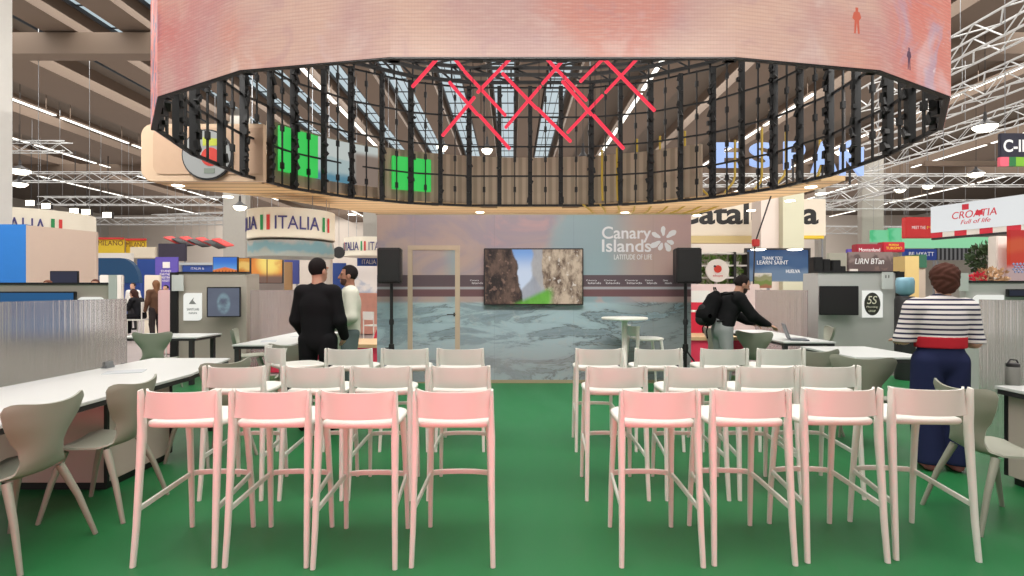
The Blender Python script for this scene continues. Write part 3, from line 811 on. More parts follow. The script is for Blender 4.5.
# plaques with rounded corners
def plaque(label, x0, y0, x1, y1, d, emit=.35, cs=(0,1,0,1)):
    a = at(x0,y0,d); c = at(x1,y1,d); r = min(c.x-a.x, a.z-c.z)*.2
    o = empty('wall_plaque', ((a.x+c.x)/2, d, c.z), label, 'sign')
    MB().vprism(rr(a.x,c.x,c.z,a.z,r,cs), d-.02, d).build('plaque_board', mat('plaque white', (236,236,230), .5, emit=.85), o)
    return o
p_ = plaque('small white plaque with faint grey emblem beside the black post', 184, 293, 202, 320.5, 9.89, cs=(0,1,0,1))
gl = mat('grey lettering', (130,132,128), .6)
a = at(193,303,9.87); MB().vprism([(a.x-.07,a.z-.02),(a.x+.06,a.z-.02),(a.x+.0,a.z+.05),(a.x+.02,a.z+.1),(a.x-.04,a.z+.03)], 9.862,9.87).build('emblem', gl, p_)
ptext(p_, 'SANTUARI', 187, 308, 199, 310.5, 9.87, gl); ptext(p_, 'natura', 189, 312, 197, 314, 9.87, gl)
p_ = plaque('white plaque with black oval emblem reading 5S', 862, 290.5, 882, 317.5, 9.69, cs=(0,0,1,0))
a = at(872,304,9.67); MB().vprism([(a.x+.138*math.cos(2*math.pi*i/32), a.z+.2*math.sin(2*math.pi*i/32)) for i in range(32)], 9.655,9.67).build('emblem', mat('emblem charcoal', (52,52,44), .6), p_)
ptext(p_, '5S', 867, 296, 877, 304, 9.655, mat('emblem cream', (226,222,200), .6), shear=.2)
ptext(p_, 'Planning', 866.5, 306, 877.5, 308.3, 9.655, MATS['emblem cream']); ptext(p_, 'GROUP', 868.5, 310, 875.5, 312, 9.655, MATS['emblem cream'])
plaque('white rounded plaque top showing above the big fluted screen', 78, 297, 105, 330, 8.09, cs=(0,0,1,1))
plaque('white rounded plaque behind the near right fluted screen', 972, 295, 1003, 335, 7.94, cs=(0,0,0,1))
# small white cards standing on the partitions
def card(label, x0, y0, x1, y1, d):
    a = at(x0,y0,d); c = at(x1,y1,d)
    o = tag(MB().box(a.x,c.x,d-.01,d+.005,c.z,a.z).build('number_card', mat('pale card', (196,200,196), .7), loc=((a.x+c.x)/2, d, c.z)), label, 'sign')
    return o
k1 = card('pale booth card stuck on the partition beside the black post on the left', 172, 275, 183.5, 291, 9.83); 
k2 = card('pale booth card on the top of the partition left of the curly haired woman', 882, 272, 893, 289, 9.6); ptext(k2, '11', 885.5, 275, 889, 278, 9.59, BLET)
k3 = card('pale booth card hanging behind the head of the woman in stripes', 959, 273, 968, 291, 7.9)
k4 = card('pale booth card at the end of the low left partition', 109, 275, 117, 300, 8.05); 

# ---- things on the desks
def laptop(x, y, rz):
    o = empty('laptop', (x,y,.74), 'open grey laptop on the right hand desk in front of the man with the backpack', 'laptop', rz=R(rz))
    MB().box(-.17,.17,-.12,.12,.002,.018).build('base', mat('laptop grey', (96,104,112), .4, .4), o, bevel=.004, world=False)
    s = MB(); s.add([(-.17,.118,.018),(.17,.118,.018),(.17,.19,.235),(-.17,.19,.235),(-.17,.13,.018),(.17,.13,.018),(.17,.2,.232),(-.17,.2,.232)], [(0,1,2,3),(7,6,5,4),(0,4,5,1),(1,5,6,2),(2,6,7,3),(3,7,4,0)])
    s.build('lid', MATS['laptop grey'], o, world=False, fix=True)
    s = MB(); s.add([(-.155,.1185,.03),(.155,.1185,.03),(.155,.186,.222),(-.155,.186,.222)], [(0,1,2,3)]); s.build('display', mat('laptop display', (88,104,128), .3, emit=.25), o, world=False)
    return o
laptop(4.16, 8.0, 72)
tag(MB().box(-.13,.13,-.09,.09,0,.1).build('paper_box', mat('cardboard', (188,160,126), .7), loc=(3.95,6.35,.74), bevel=.004, world=False), 'brown cardboard box on the desk behind the large sage chair', 'box').location = (3.95,6.35,.74)
tag(MB().box(-.2,.2,-.13,.13,0,.05).build('paper_stack', mat('paper', (222,218,208), .8), loc=(4.28,6.25,.74), bevel=.002, world=False), 'stack of white papers beside the cardboard box', 'paper').location = (4.28,6.25,.74)
for x,y,rz,l in ((-3.45,7.8,20,'white leaflet on the far left desk, nearest the black corner leg'),(-3.3,8.6,-15,'white leaflet further back on the far left desk')):
    o = tag(MB().box(-.1,.1,-.14,.14,0,.004).build('leaflet', mat('leaflet', (190,194,198), .7), loc=(0,0,0)), l, 'leaflet', 'leaflets'); o.location = (x,y,.74); o.rotation_euler.z = R(rz)
jar = empty('drinking_flask', (3.87,4.25,.74), 'grey flask with dark lid on the near right desk by the fluted screen', 'bottle')
MB().lathe([(.045,0),(.047,.01),(.047,.13),(.04,.14)], 20, (3.87,4.25,.74)).build('body', mat('flask grey', (118,118,112), .4), jar, smooth=40)
MB().lathe([(.042,.14),(.044,.145),(.044,.165),(.03,.17)], 20, (3.87,4.25,.74)).tube([(3.83,4.25,.905),(3.85,4.25,.935),(3.9,4.25,.93),(3.91,4.25,.905)], .006, 6).build('lid', DARK, jar, smooth=40)
pl = empty('paper_plate', (4.02,3.95,.74), 'white plate with papers on the near right desk at the picture edge', 'plate')
MB().lathe([(.07,0),(.12,.012),(.125,.016),(.118,.014),(.07,.005)], 24, (4.02,3.95,.74)).build('dish', mat('plate white', (236,236,236), .4), pl, smooth=60)
o = tag(MB().box(-.15,.15,-.1,.1,0,.006).build('leaflet', MATS['leaflet'], loc=(0,0,0)), 'grey blue leaflet on the near left desk behind the fluted screen', 'leaflet', 'leaflets'); o.location = (-3.45,4.9,.74); o.rotation_euler.z = .4

# ================================================================ the stage wall
BX0, BX1, BY, BZ = -2.126, 2.82, 8.66, 2.645
b = NB('rock pool print')
n1 = b.noise(.9, 5, 1.2, (1,1,1.3,(0,.5,0))); n2 = b.noise(1.9, 7, .5, (.5,1,1.9,(0,-.5,0)), .66); n3 = b.noise(.55, 4, .5); n4 = b.noise(9, 5, 1)
up = b.mix(b.ramp(n1, .42, .62), (164,144,136), (142,132,142))
teal = b.math('MULTIPLY', b.ramp(b.math('ADD', b.math('MULTIPLY', b.x, .5), n3), .55, .8), b.math('SUBTRACT', 1.0, b.ramp(b.math('ADD', b.x, b.math('MULTIPLY', n3, .6)), 1.35, 2.0)))
up = b.mix(teal, up, (128,150,156))
up = b.mix(b.math('MULTIPLY', b.ramp(b.math('ADD', b.math('MULTIPLY', b.x, .5), b.math('MULTIPLY', n3, .7)), 1.15, 1.45), .8), up, (172,142,138))
up = b.mix(b.math('MULTIPLY', b.ramp(n1, .60, .72), .6), up, (186,144,138))
lo = b.mix(b.ramp(n2, .35, .58), (112,130,138), (152,174,182))
lo = b.mix(b.math('MULTIPLY', b.ramp(n4, .5, .75), .35), lo, (168,170,168))
vein = b.math('SUBTRACT', 1.0, b.ramp(b.math('ABSOLUTE', b.math('SUBTRACT', n2, .47)), .0, .03))
rightm = b.ramp(b.x, -.6, .5)
lo = b.mix(b.math('MULTIPLY', vein, b.math('ADD', .2, b.math('MULTIPLY', rightm, .5))), lo, (58,66,68))
lo = b.mix(b.math('MULTIPLY', b.math('MULTIPLY', b.ramp(b.x, .9, 1.9), b.ramp(n2, .44, .5)), .55), lo, (100,94,88))
lo = b.mix(b.math('MULTIPLY', b.band(b.z, 0, .55, .25), .45), lo, (140,134,134))
c = b.mix(b.ramp(b.z, 1.24, 1.30), lo, up)
c = b.mix(b.band(b.z, 1.36, 1.53, .005), c, (98,66,70)); c = b.mix(b.band(b.z, 1.475, 1.515, .006), c, (150,152,156)); c = b.mix(b.band(b.z, 1.525, 1.70, .005), c, (80,66,72))
sm = b.math('FRACT', b.math('MULTIPLY', b.math('ADD', b.x, 5.0), .8)); c = b.mix(b.math('MULTIPLY', b.math('SUBTRACT', 1.0, b.ramp(b.math('ABSOLUTE', b.math('SUBTRACT', sm, .5)), .0, .004)), .25), c, (60,60,62))
STAGE = b.out(c, .5)
bd = empty('stage_wall', ((BX0+BX1)/2, BY, 0), 'freestanding stage wall printed with a rock pool picture and white lettering', 'display wall')
MB().box(BX0,BX1,BY,BY+.12,.05,BZ).build('printed_panel', STAGE, bd)
MB().box(BX0-.02,BX1+.02,BY-.01,BY+.14,0,.05).box(BX0-.02,BX1+.02,BY+.0,BY+.14,BZ,BZ+.02).build('edge_frame', mat('wall edge', (150,140,112), .5), bd)
LOGO = mat('logo white', (204,206,208), .6)
ptext(bd, 'Canary', 602, 226.5, 651, 242.5, BY, LOGO, bold=.012)
ptext(bd, 'Islands', 602, 239.5, 651, 252, BY, LOGO, bold=.012)
ptext(bd, 'LATITUDE OF LIFE', 614, 254.5, 652, 259.5, BY, LOGO)
fc = at(663.5,239.5,BY)
for k_, (ang, ln) in enumerate(((92,.17),(35,.2),(-22,.13),(-62,.17),(-112,.14),(-150,.2),(150,.17))):
    ca, sa = math.cos(R(ang)), math.sin(R(ang)); pts = []
    for i in range(17):
        t = 2*math.pi*i/16; u = .055+ln/2*(1+math.cos(t))*.92; v = (.042 if k_ % 2 else .034)*math.sin(t)*(1.15 if math.cos(t) > 0 else .8)
        pts.append((fc.x+u*ca-v*sa, fc.z+u*sa+v*ca))
    MB().vprism(pts[:16], BY-.008, BY).build('petal', LOGO, bd)
for px0, px1 in ((586,601),(604,620),(625,642),(645,657),(663,672),(470,483)):
    ptext(bd, 'Canary', px0, 279.5, px1-4, 281.5, BY, LOGO, ext=.003); ptext(bd, 'Islands', px0+2, 282, px1, 284, BY, LOGO, ext=.003)
# door in the stage wall
dr = empty('hidden_door', (at(434,300,BY).x, BY-.02, 0), 'door with a pale wooden frame and black handle let into the stage wall', 'door')
a, c = at(408,245.5,BY), at(460,245,BY); fw = .075; zt = a.z
MB().box(a.x,a.x+fw,BY-.03,BY,0,zt).box(c.x-fw,c.x,BY-.03,BY,0,zt).box(a.x+fw,c.x-fw,BY-.03,BY,zt-fw,zt).build('door_frame', mat('frame wood', (176,158,136), .55, var=.05), dr)
MB().box(a.x+fw,c.x-fw,BY-.012,BY,.02,zt-fw).build('door_leaf', STAGE, dr)
hh = at(455,314.5,BY); MB().lathe([(.024,0),(.024,.01)], 16).v and None
hm = MB(); hm.tube([(hh.x,BY-.012,hh.z),(hh.x,BY-.06,hh.z)], .012, 10).tube([(hh.x+.005,BY-.06,hh.z),(hh.x-.12,BY-.06,hh.z)], .009, 10).box(hh.x-.022,hh.x+.022,BY-.02,BY-.012,hh.z-.03,hh.z+.03)
hm.build('handle', BLACK, dr, smooth=40)
# tv with canyon film
b = NB('canyon film'); n = b.noise(5, 7, .15, (1.3,1,.7), .68); n2 = b.noise(1.8, 5, .2); n3 = b.noise(14, 5)
x, z = b.x, b.z
xx = b.math('ADD', x, b.math('MULTIPLY', b.math('SUBTRACT', n2, .5), .35))
c = b.mix(b.ramp(z, .5, .85), (196,208,226), (120,160,214))
c = b.mix(b.math('MULTIPLY', b.ramp(b.math('ADD', xx, b.math('MULTIPLY', z, .12)), .0, .06), .9), c, b.mix(n, (120,116,112), (196,190,184)))
mid = b.math('SUBTRACT', 1.0, b.ramp(b.math('ADD', b.math('MULTIPLY', b.math('ABSOLUTE', b.math('SUBTRACT', xx, -.02)), 1.2), z), .42, .5))
c = b.mix(b.math('MULTIPLY', mid, .9), c, b.mix(n, (128,132,140), (178,180,186)))
rk = b.mix(b.ramp(n, .35, .62), (92,72,58), (196,176,152)); rk = b.mix(b.math('MULTIPLY', b.ramp(n3, .6, .7), .7), rk, (230,222,210)); rk = b.mix(b.math('MULTIPLY', b.ramp(n2, .6, .7), .5), rk, (110,140,96))
c = b.mix(b.ramp(b.math('SUBTRACT', xx, b.math('MULTIPLY', z, -.12)), .20, .23), c, rk)
lk = b.mix(b.ramp(n, .38, .66), (34,26,26), (104,82,70)); lk = b.mix(b.math('MULTIPLY', b.ramp(n3, .58, .66), .5), lk, (150,120,104))
c = b.mix(b.math('SUBTRACT', 1.0, b.ramp(b.math('ADD', xx, b.math('MULTIPLY', z, .12)), -.20, -.17)), c, lk)
gr = b.math('SUBTRACT', 1.0, b.ramp(b.math('SUBTRACT', z, b.math('MULTIPLY', b.x, .45)), .1, .2)); gr = b.math('MULTIPLY', gr, b.math('MULTIPLY', b.ramp(xx, -.45, -.25), b.math('SUBTRACT', 1.0, b.ramp(xx, .2, .32))))
c = b.mix(gr, c, b.mix(n, (60,120,44), (120,196,70)))
CANYON = b.out(c, .3, .95)
tv('t', 'large screen on the stage wall playing a rocky canyon film', 484, 248.5, 583, 305, BY-.035, CANYON, 0, .06, .02)
# loudspeakers on stands
for x0, x1, lab in ((380,403,'left of the wooden door frame'), (673,698,'right of the white wall lettering')):
    a, c = at(x0,248.5,8.2), at(x1,283.5,8.2); cx = (a.x+c.x)/2
    o = empty('loudspeaker', (cx,8.2,c.z), f'black loudspeaker on a stand {lab}', 'loudspeaker')
    w = (c.x-a.x)/2
    MB().prism([(cx-w,8.02),(cx+w,8.02),(cx+w*.8,8.34),(cx-w*.8,8.34)], c.z, a.z).build('cabinet', BLACK, o, bevel=.015)
    MB().box(cx-w+.02,cx+w-.02,8.005,8.02,c.z+.03,a.z-.03).build('grille', mat('grille', (14,14,15), .7), o)
    o = empty('speaker_stand', (cx,8.2,0), f'black tripod stand under the loudspeaker {lab}', 'stand')
    MB().tube([(cx,8.2,.12),(cx,8.2,c.z)], .024, 10).build('pole', BLACK, o, smooth=40)
    MB().lathe([(.04,.55),(.045,.6),(.04,.66)], 14, (cx,8.2,0)).lathe([(.035,.95),(.038,1.0),(.03,1.03)], 14, (cx,8.2,0)).tube([(cx,8.2,.6),(cx-.09,8.17,.6)], .012, 6).build('collar', BLACK, o, smooth=40)
    for k_ in range(3):
        t = R(90+120*k_); e = Vector((math.cos(t), math.sin(t), 0))
        MB().tube([Vector((cx,8.2,.58)), Vector((cx,8.2,0))+e*.42+Vector((0,0,.012))], .013, 8).build('leg', BLACK, o, smooth=40)
# high table
tb = at(624.5,318,8.0)
o = empty('high_table', (tb.x,8.0,0), 'white round high table standing in front of the stage wall', 'table')
MB().lathe([(.32,1.035),(.333,1.045),(.333,1.062),(.325,1.07)], 40, (tb.x,8.0,0)).build('tabletop', WHITE, o, smooth=40)
MB().lathe([(.05,.03),(.04,.06),(.04,1.0),(.1,1.035)], 20, (tb.x,8.0,0)).build('pedestal', WHITE, o, smooth=40)
MB().lathe([(.25,0),(.25,.012),(.05,.03)], 32, (tb.x,8.0,0)).build('foot_plate', WHITE, o, smooth=40)

# ================================================================ red platforms beside the stage wall
def platform(x0,x1,y0,y1,z,label):
    o = empty('red_platform', ((x0+x1)/2,y0,0), label, 'platform')
    MB().box(x0,x1,y0,y1,0,z-.06).build('base', PINKR, o); MB().box(x0-.02,x1+.02,y0-.03,y1,z-.06,z).build('deck', WOODL, o)
    return o
platform(-4.3,-2.3,9.75,10.9,.5,'red platform with a wooden top behind the two standing men')
platform(2.95,4.3,10.08,11.0,.6,'red platform with a wooden top behind the man with the backpack')
tag(MB().vprism([(-3.0,0),(-2.3,0),(-2.3,1.6),(-2.55,1.2)], 11.2,11.5).build('red_ramp', RED, loc=(-2.6,11.3,0)), 'sloping red panel beside the left end of the stage wall', 'panel')
tag(MB().box(3.0,4.15,11.6,11.8,0,1.35).build('red_backing', RED, loc=(3.6,11.7,0)), 'red panel behind white frame chairs right of the stage wall', 'panel')
def frame_chair(x,y,z,rz,label,grp='white frame chairs in the neighbouring stand'):
    o = empty('frame_chair', (x,y,z), label, 'chair', grp, R(rz))
    t = MB().box(-.2,.2,-.2,.2,.44,.47); t.build('seat', WHITE, o, world=False)
    for sx in (-.19,.19):
        MB().tube([(sx,-.2,0),(sx,-.2,.85)], .016, 6).build('leg', WHITE, o, world=False); MB().tube([(sx,.19,0),(sx,.19,.44)], .016, 6).build('leg', WHITE, o, world=False)
    MB().box(-.2,.2,-.215,-.195,.62,.85).build('backrest', WHITE, o, world=False)
    return o
frame_chair(3.55,10.55,.6,150,'white frame chair on the red platform right of the stage wall')
frame_chair(-3.3,14.5,0,20,'white frame chair far behind, just right of the man in the pale shirt')
frame_chair(-3.9,15.5,0,-30,'white frame chair furthest behind the man in the pale shirt')
frame_chair(-6.6,11.0,0,75,'white frame chair under the seated woman in black')
# ================================================================ people
def rotM(yaw, pitch=0, roll=0):
    return np.array((Matrix.Rotation(R(yaw), 3, 'Z') @ Matrix.Rotation(R(pitch), 3, 'X') @ Matrix.Rotation(R(roll), 3, 'Y')))
def hand_sdf(W, d, n, thumb, curl=30):
    W = np.array(W, float); d = np.array(d, float); d /= np.linalg.norm(d)
    n = np.array(n, float); n -= d*(n@d); n /= np.linalg.norm(n); u = np.cross(d, n)*thumb
    P = [cap(W-.04*d, W+.02*d, .024, .024), cap(W+.01*d, W+.075*d, .03, .036, (n, 2.3))]
    G = union(P, .015); fs = [G]
    for k, (o, L) in enumerate(((.028,.072), (.009,.08), (-.010,.074), (-.028,.058))):
        c1, c2 = R(curl*.6+4*k), R(curl*1.5+8*k)
        b0 = W+.082*d+u*o; b1 = b0+(d*math.cos(c1)+n*math.sin(c1))*L*.5; b2 = b1+(d*math.cos(c2)+n*math.sin(c2))*L*.5
        fs.append(union([cap(b0-.015*d, b1, .0095, .0088), cap(b1, b2, .0088, .0072)], .004))
    t0 = W+.025*d+u*.026; t1 = t0+(d*.6+u*.8)*.038+n*.006; t2 = t1+(d*.9+u*.25+n*.3)*.034
    fs.append(union([cap(t0, t1, .013, .011), cap(t1, t2, .011, .008)], .005))
    return union(fs, .006)
def person(label, loc, rz, J, look, height=1.75, res=.014, hands=True):
    o = empty('person', (*loc, 0), label, 'person', rz=R(rz))
    s = height/1.75
    D = dict(pelvis=(0,0,.95), waist=(0,0,1.08), chest=(0,0,1.28), neck=(0,-.01,1.46), head=(0,.02,1.628), yaw=0, pitch=0,
             shL=(-.185,0,1.41), shR=(.185,0,1.41), elL=(-.25,-.03,1.13), elR=(.25,-.03,1.13), wrL=(-.26,.06,.89), wrR=(.26,.06,.89),
             hdL=(0,.1,-1), hdR=(0,.1,-1), hnL=(1,.2,0), hnR=(-1,.2,0),
             hipL=(-.09,0,.92), hipR=(.09,0,.92), knL=(-.1,.02,.5), knR=(.1,.02,.5), anL=(-.1,-.02,.09), anR=(.1,-.02,.09), toe=(.02,.15,-.045))
    D.update(J)
    g = lambda k: np.array(D[k], float)*s
    L = dict(skin=(196,150,124), hair=(40,30,26), top=None, bottom=None, shoes=(30,28,28), arm=1.0, hem=.86, sleeve=1.0, wide=1.0, bulk=1.0, legbulk=1.0, hair_k='short', beard=None)
    L.update(look)
    fw = g('chest')-g('pelvis'); fwd = np.array([0, fw[2], -fw[1]]); fwd /= np.linalg.norm(fwd)
    B = L['bulk']
    def trunk(e=0):
        return [cap(g('pelvis'), g('waist'), (.15*B+e)*s, (.145*B+e)*s, (fwd,1.4)), cap(g('waist'), g('chest'), (.145*B+e)*s, (.165*B+e)*s, (fwd,1.45)),
                cap(g('chest'), g('neck')-np.array([0,0,.05*s]), (.16*B+e)*s, (.09*B+e)*s, (fwd,1.5)),
                cap(g('shL')*.92+g('neck')*.08, g('shR')*.92+g('neck')*.08, (.062*B+e)*s, (.062*B+e)*s)]
    def arm(S, e=0, f=1.0):
        w = g('el'+S)+(g('wr'+S)-g('el'+S))*f
        return [cap(g('sh'+S), g('el'+S), (.054*L['arm']+e)*s, (.043*L['arm']+e)*s), cap(g('el'+S), w, (.043*L['arm']+e)*s, ((.03+.008*(1-f))*L['arm']+e*.9)*s)]
    def leg(S, e=0, w=1.0):
        k = L['legbulk']
        return [cap(g('hip'+S), g('kn'+S), (.088*k+e)*s, (.06+e)*s*w), cap(g('kn'+S), g('an'+S), (.06+e)*s*w, (.04+e)*s*w*(1.25 if w > 1 else 1))]
    C = g('head'); M = rotM(D['yaw'], D['pitch'])
    h = lambda x, y, z: C+M@np.array([x, y, z])*s
    skull = [ell(h(0,-.012,.025), np.array((.074,.094,.098))*s, M), ell(h(0,.03,-.04), np.array((.058,.062,.082))*s, M), ell(h(0,.052,-.085), np.array((.036,.034,.026))*s, M),
             cap(g('neck')-np.array([0,0,.04*s]), h(0,-.02,-.06), .062*s, .053*s)]
    feat = [cap(h(0,.09,.012), h(0,.109,-.028), .008*s, .014*s), cap(h(-.02,.088,-.068), h(.02,.088,-.068), .009*s, .009*s), cap(h(-.05,.075,.03), h(.05,.075,.03), .011*s, .011*s)]
    ears = [ell(h(sx*.076,-.008,-.012), np.array((.011,.024,.033))*s, M) for sx in (-1,1)]
    headf = union([union(skull, .025*s), union(feat, .008), *ears], .010)
    trunkf = union(trunk(-.012)+arm('L',-.006)+arm('R',-.006)+leg('L',-.006)+leg('R',-.006), .03)
    hr = min(res, .007)
    SK = mat('skin %d' % L['skin'][0], L['skin'], .55, var=.04, scale=20)
    parts = [(trunkf, res), (headf, hr if hands else res*.6)]
    if hands:
        for S, th in (('L', 1), ('R', -1)): parts.append((hand_sdf(g('wr'+S), g('hd'+S), g('hn'+S), th), .0055))
    body = sdf_obj('body', parts, res, SK, o)
    cl = lambda k, nm: mat('%s %d_%d_%d' % ((nm,)+tuple(k)), k, .85, var=.06, scale=14, spec=.2) if isinstance(k, tuple) else k
    hem = L['hem']*s
    topf = infl(union(trunk(.012)+arm('L',.012,L['sleeve'])+arm('R',.012,L['sleeve']), .03), .006*s)
    if L['top']: sdf_obj(L.get('top_name', 'jacket'), cut(topf, lambda p: hem-p[:,2]), res*.8, cl(L['top'], 'cloth'), o)
    if L.get('band'):
        z0, z1 = L['band']; bf = infl(union(trunk(.016), .03), .006)
        sdf_obj('sweater_hem', cut(bf, lambda p: np.maximum(z0-p[:,2], p[:,2]-z1)), res*.7, cl(L['band_col'], 'cloth'), o)
    if L['bottom']:
        wl = L['wide']
        legs = [union([cap(g('pelvis'), g('pelvis')+np.array([0,0,.06]), .152*B*s, .148*B*s, (fwd,1.35))]+leg(S,.016,wl), .03) for S in 'LR']
        az = g('anL')[2]*.9
        sdf_obj('trousers', cut(union(legs, .012), lambda p: np.minimum(az, 1)-p[:,2]-.02), res*.8, cl(L['bottom'], 'cloth'), o)
    for S in 'LR':
        a_ = g('an'+S); t_ = a_+g('toe'); z_ = .042*s
        sdf_obj('shoe', cut(union([cap((a_[0],a_[1]-.03,z_), (t_[0],t_[1],z_*.85), .042*s, .04*s), cap((a_[0],a_[1],z_), (a_[0],a_[1]-.01,.1*s), .042*s, .04*s)], .02), lambda p: -p[:,2]+.002), .012, cl(L['shoes'], 'shoe'), o)
    # hair
    Mi = M.T
    def hl(p): return ((p-C)@M)/s
    rg = np.random.RandomState(3)
    if L['hair_k'] == 'short':
        f = ell(h(0,-.018,.032), np.array((.082,.102,.102))*s, M)
        def hc(p):
            q = hl(p); return np.maximum(np.minimum(q[:,1]-.03, .078-q[:,2]), np.maximum(-.055-q[:,2], np.minimum(q[:,1]+.01, .0-q[:,2])))*s
        hf = cut(f, hc)
    elif L['hair_k'] == 'curly':
        f0 = union([ell(h(0,-.03,.045), np.array((.108,.118,.112))*s, M), ell(h(0,-.06,-.03), np.array((.092,.075,.085))*s, M)], .03)
        def f(p): return f0(p)+.006*np.sin(p[:,0]*75+2*np.sin(p[:,2]*40))*np.sin(p[:,2]*80+p[:,1]*60)
        f.bb = f0.bb
        def hc(p):
            q = hl(p); return np.minimum(q[:,1]-.035, .085-q[:,2])*s
        hf = cut(f, hc)
    else:                                     # long
        f0 = union([ell(h(0,-.018,.032), np.array((.088,.106,.106))*s, M), cap(h(0,-.06,-.02), h(0,-.08,-.26), .075*s, .06*s)], .05)
        def f(p): return f0(p)+.004*np.sin(p[:,0]*90+8*p[:,2])
        f.bb = f0.bb
        def hc(p):
            q = hl(p); return np.minimum(q[:,1]-.03, .078-q[:,2])*s
        hf = cut(f, hc)
    sdf_obj('hair', hf, hr if hands else res*.6, cl(L['hair'], 'hair'), o)
    if hands:
        for sx in (-1,1):
            e = h(sx*.031,.078,.008); MB().lathe([(.0,-.009),(.008,-.006),(.0095,0),(.008,.006),(0,.009)], 10, e).build('eye', mat('eye', (38,30,28), .3), o, smooth=180, world=False)
            a_, b_ = h(sx*.046,.076,.031), h(sx*.017,.085,.033); MB().tube([a_, b_], .0045, 6).build('eyebrow', cl(L['hair'], 'hair'), o, world=False)
    if L['beard']:
        bf = infl(union([ell(h(0,.03,-.04), np.array((.058,.062,.082))*s, M), ell(h(0,.052,-.085), np.array((.036,.034,.026))*s, M)], .025*s), .0025)
        def bc(p):
            q = hl(p); return np.maximum(np.maximum(q[:,2]+.035, -.01-q[:,1]), np.minimum(.02-np.abs(q[:,0]), np.minimum(q[:,2]+.085, q[:,1]-.07)))*s
        sdf_obj('beard', cut(bf, bc), .007, cl(L['beard'], 'hair'), o)
    return o
SUIT = mat('black suit', (15,15,18), .85, spec=.2, var=.1, scale=20)
person('man in a black suit standing with his back to us left of the stage wall', (-2.04,5.78), -8, dict(yaw=-14, shL=(-.175,0,1.40), shR=(.175,0,1.40), elL=(-.24,.0,1.12), elR=(.24,.0,1.12), wrL=(-.22,.14,.95), wrR=(.22,.14,.95), hdL=(.3,.6,-.7), hdR=(-.3,.6,-.7), hipL=(-.1,0,.92), hipR=(.1,0,.92), anL=(-.14,-.02,.09), anR=(.14,-.02,.09), knL=(-.12,.02,.5), knR=(.12,.02,.5)),
       dict(top=SUIT, bottom=SUIT, hem=.83, bulk=1.03, arm=1.02, hair=(24,20,20), skin=(184,142,120)), 1.80, .013)
person('bearded man in a pale loose shirt facing left behind the man in the suit', (-2.02,6.85), 112, dict(yaw=-6, elL=(-.23,.0,1.13), elR=(.25,-.02,1.13), wrL=(-.1,.2,1.0), wrR=(.1,.2,.98), hdL=(.6,.5,-.55), hdR=(-.6,.5,-.55), hnL=(.5,-.2,-.3), hnR=(-.5,-.2,-.3)),
       dict(top=(206,204,190), top_name='shirt', bottom=(92,104,104), hem=.88, bulk=1.08, arm=1.2, skin=(150,104,84), hair=(28,22,22), beard=(74,52,46)), 1.77, .013)
# man with a backpack, leaning to the right over the desk
def tilt(dx): return dx
person('man in a black hoodie leaning right to reach a laptop, black backpack on his back', (2.93,7.65), -84,
       dict(pelvis=(0,0,.93), waist=(0,.03,1.05), chest=(0,.1,1.22), neck=(0,.19,1.38), head=(0,.285,1.525), pitch=-22, yaw=-6,
            shL=(-.19,.14,1.33), shR=(.19,.14,1.33), elL=(-.23,.30,1.10), elR=(.235,.30,1.10), wrL=(-.13,.50,.98), wrR=(.17,.55,.97), hdL=(.2,1,-.25), hdR=(0,1,-.2), hnL=(.2,-.2,-1), hnR=(0,-.2,-1),
            hipL=(-.09,-.01,.90), hipR=(.09,-.01,.90)),
       dict(top=(17,17,19), top_name='hoodie', bottom=(138,142,142), hem=.955, bulk=1.12, arm=1.3, hair=(30,24,22), skin=(178,132,108), beard=(50,36,30)), 1.77, .013)
nb = NB('striped knit'); st = nb.math('FRACT', nb.math('MULTIPLY', nb.z, 1/.040)); cst = nb.mix(nb.ramp(st, .60, .66), (222,216,214), (44,44,72))
cst = nb.mix(nb.math('SUBTRACT', 1.0, nb.ramp(st, .0, .05)), cst, (44,44,72)); STRIPE = nb.out(cst, .9)
person('woman in striped sweater and wide navy trousers, back to us at the right desk', (3.52,4.52), -10,
       dict(neck=(0,-.01,1.44), shL=(-.2,0,1.37), shR=(.2,0,1.37), elL=(-.27,.03,1.11), elR=(.275,.03,1.09), wrL=(-.2,.26,1.08), wrR=(.2,.26,1.05), hdL=(.4,1,0), hdR=(-.4,1,-.1), hnL=(0,0,-1), hnR=(0,0,-1),
            head=(.04,.03,1.61), hipL=(-.1,0,.92), hipR=(.1,0,.92), anL=(-.10,-.02,.09), anR=(.11,-.02,.09), yaw=-12),
       dict(top=STRIPE, top_name='sweater', bottom=(34,40,74), hem=1.08, band=(1.0,1.095), band_col=(176,36,48), bulk=1.14, arm=1.28, sleeve=.72, wide=1.6, legbulk=1.15, hair=(76,46,38), hair_k='curly', skin=(206,160,138), shoes=(196,120,124)), 1.68, .012)
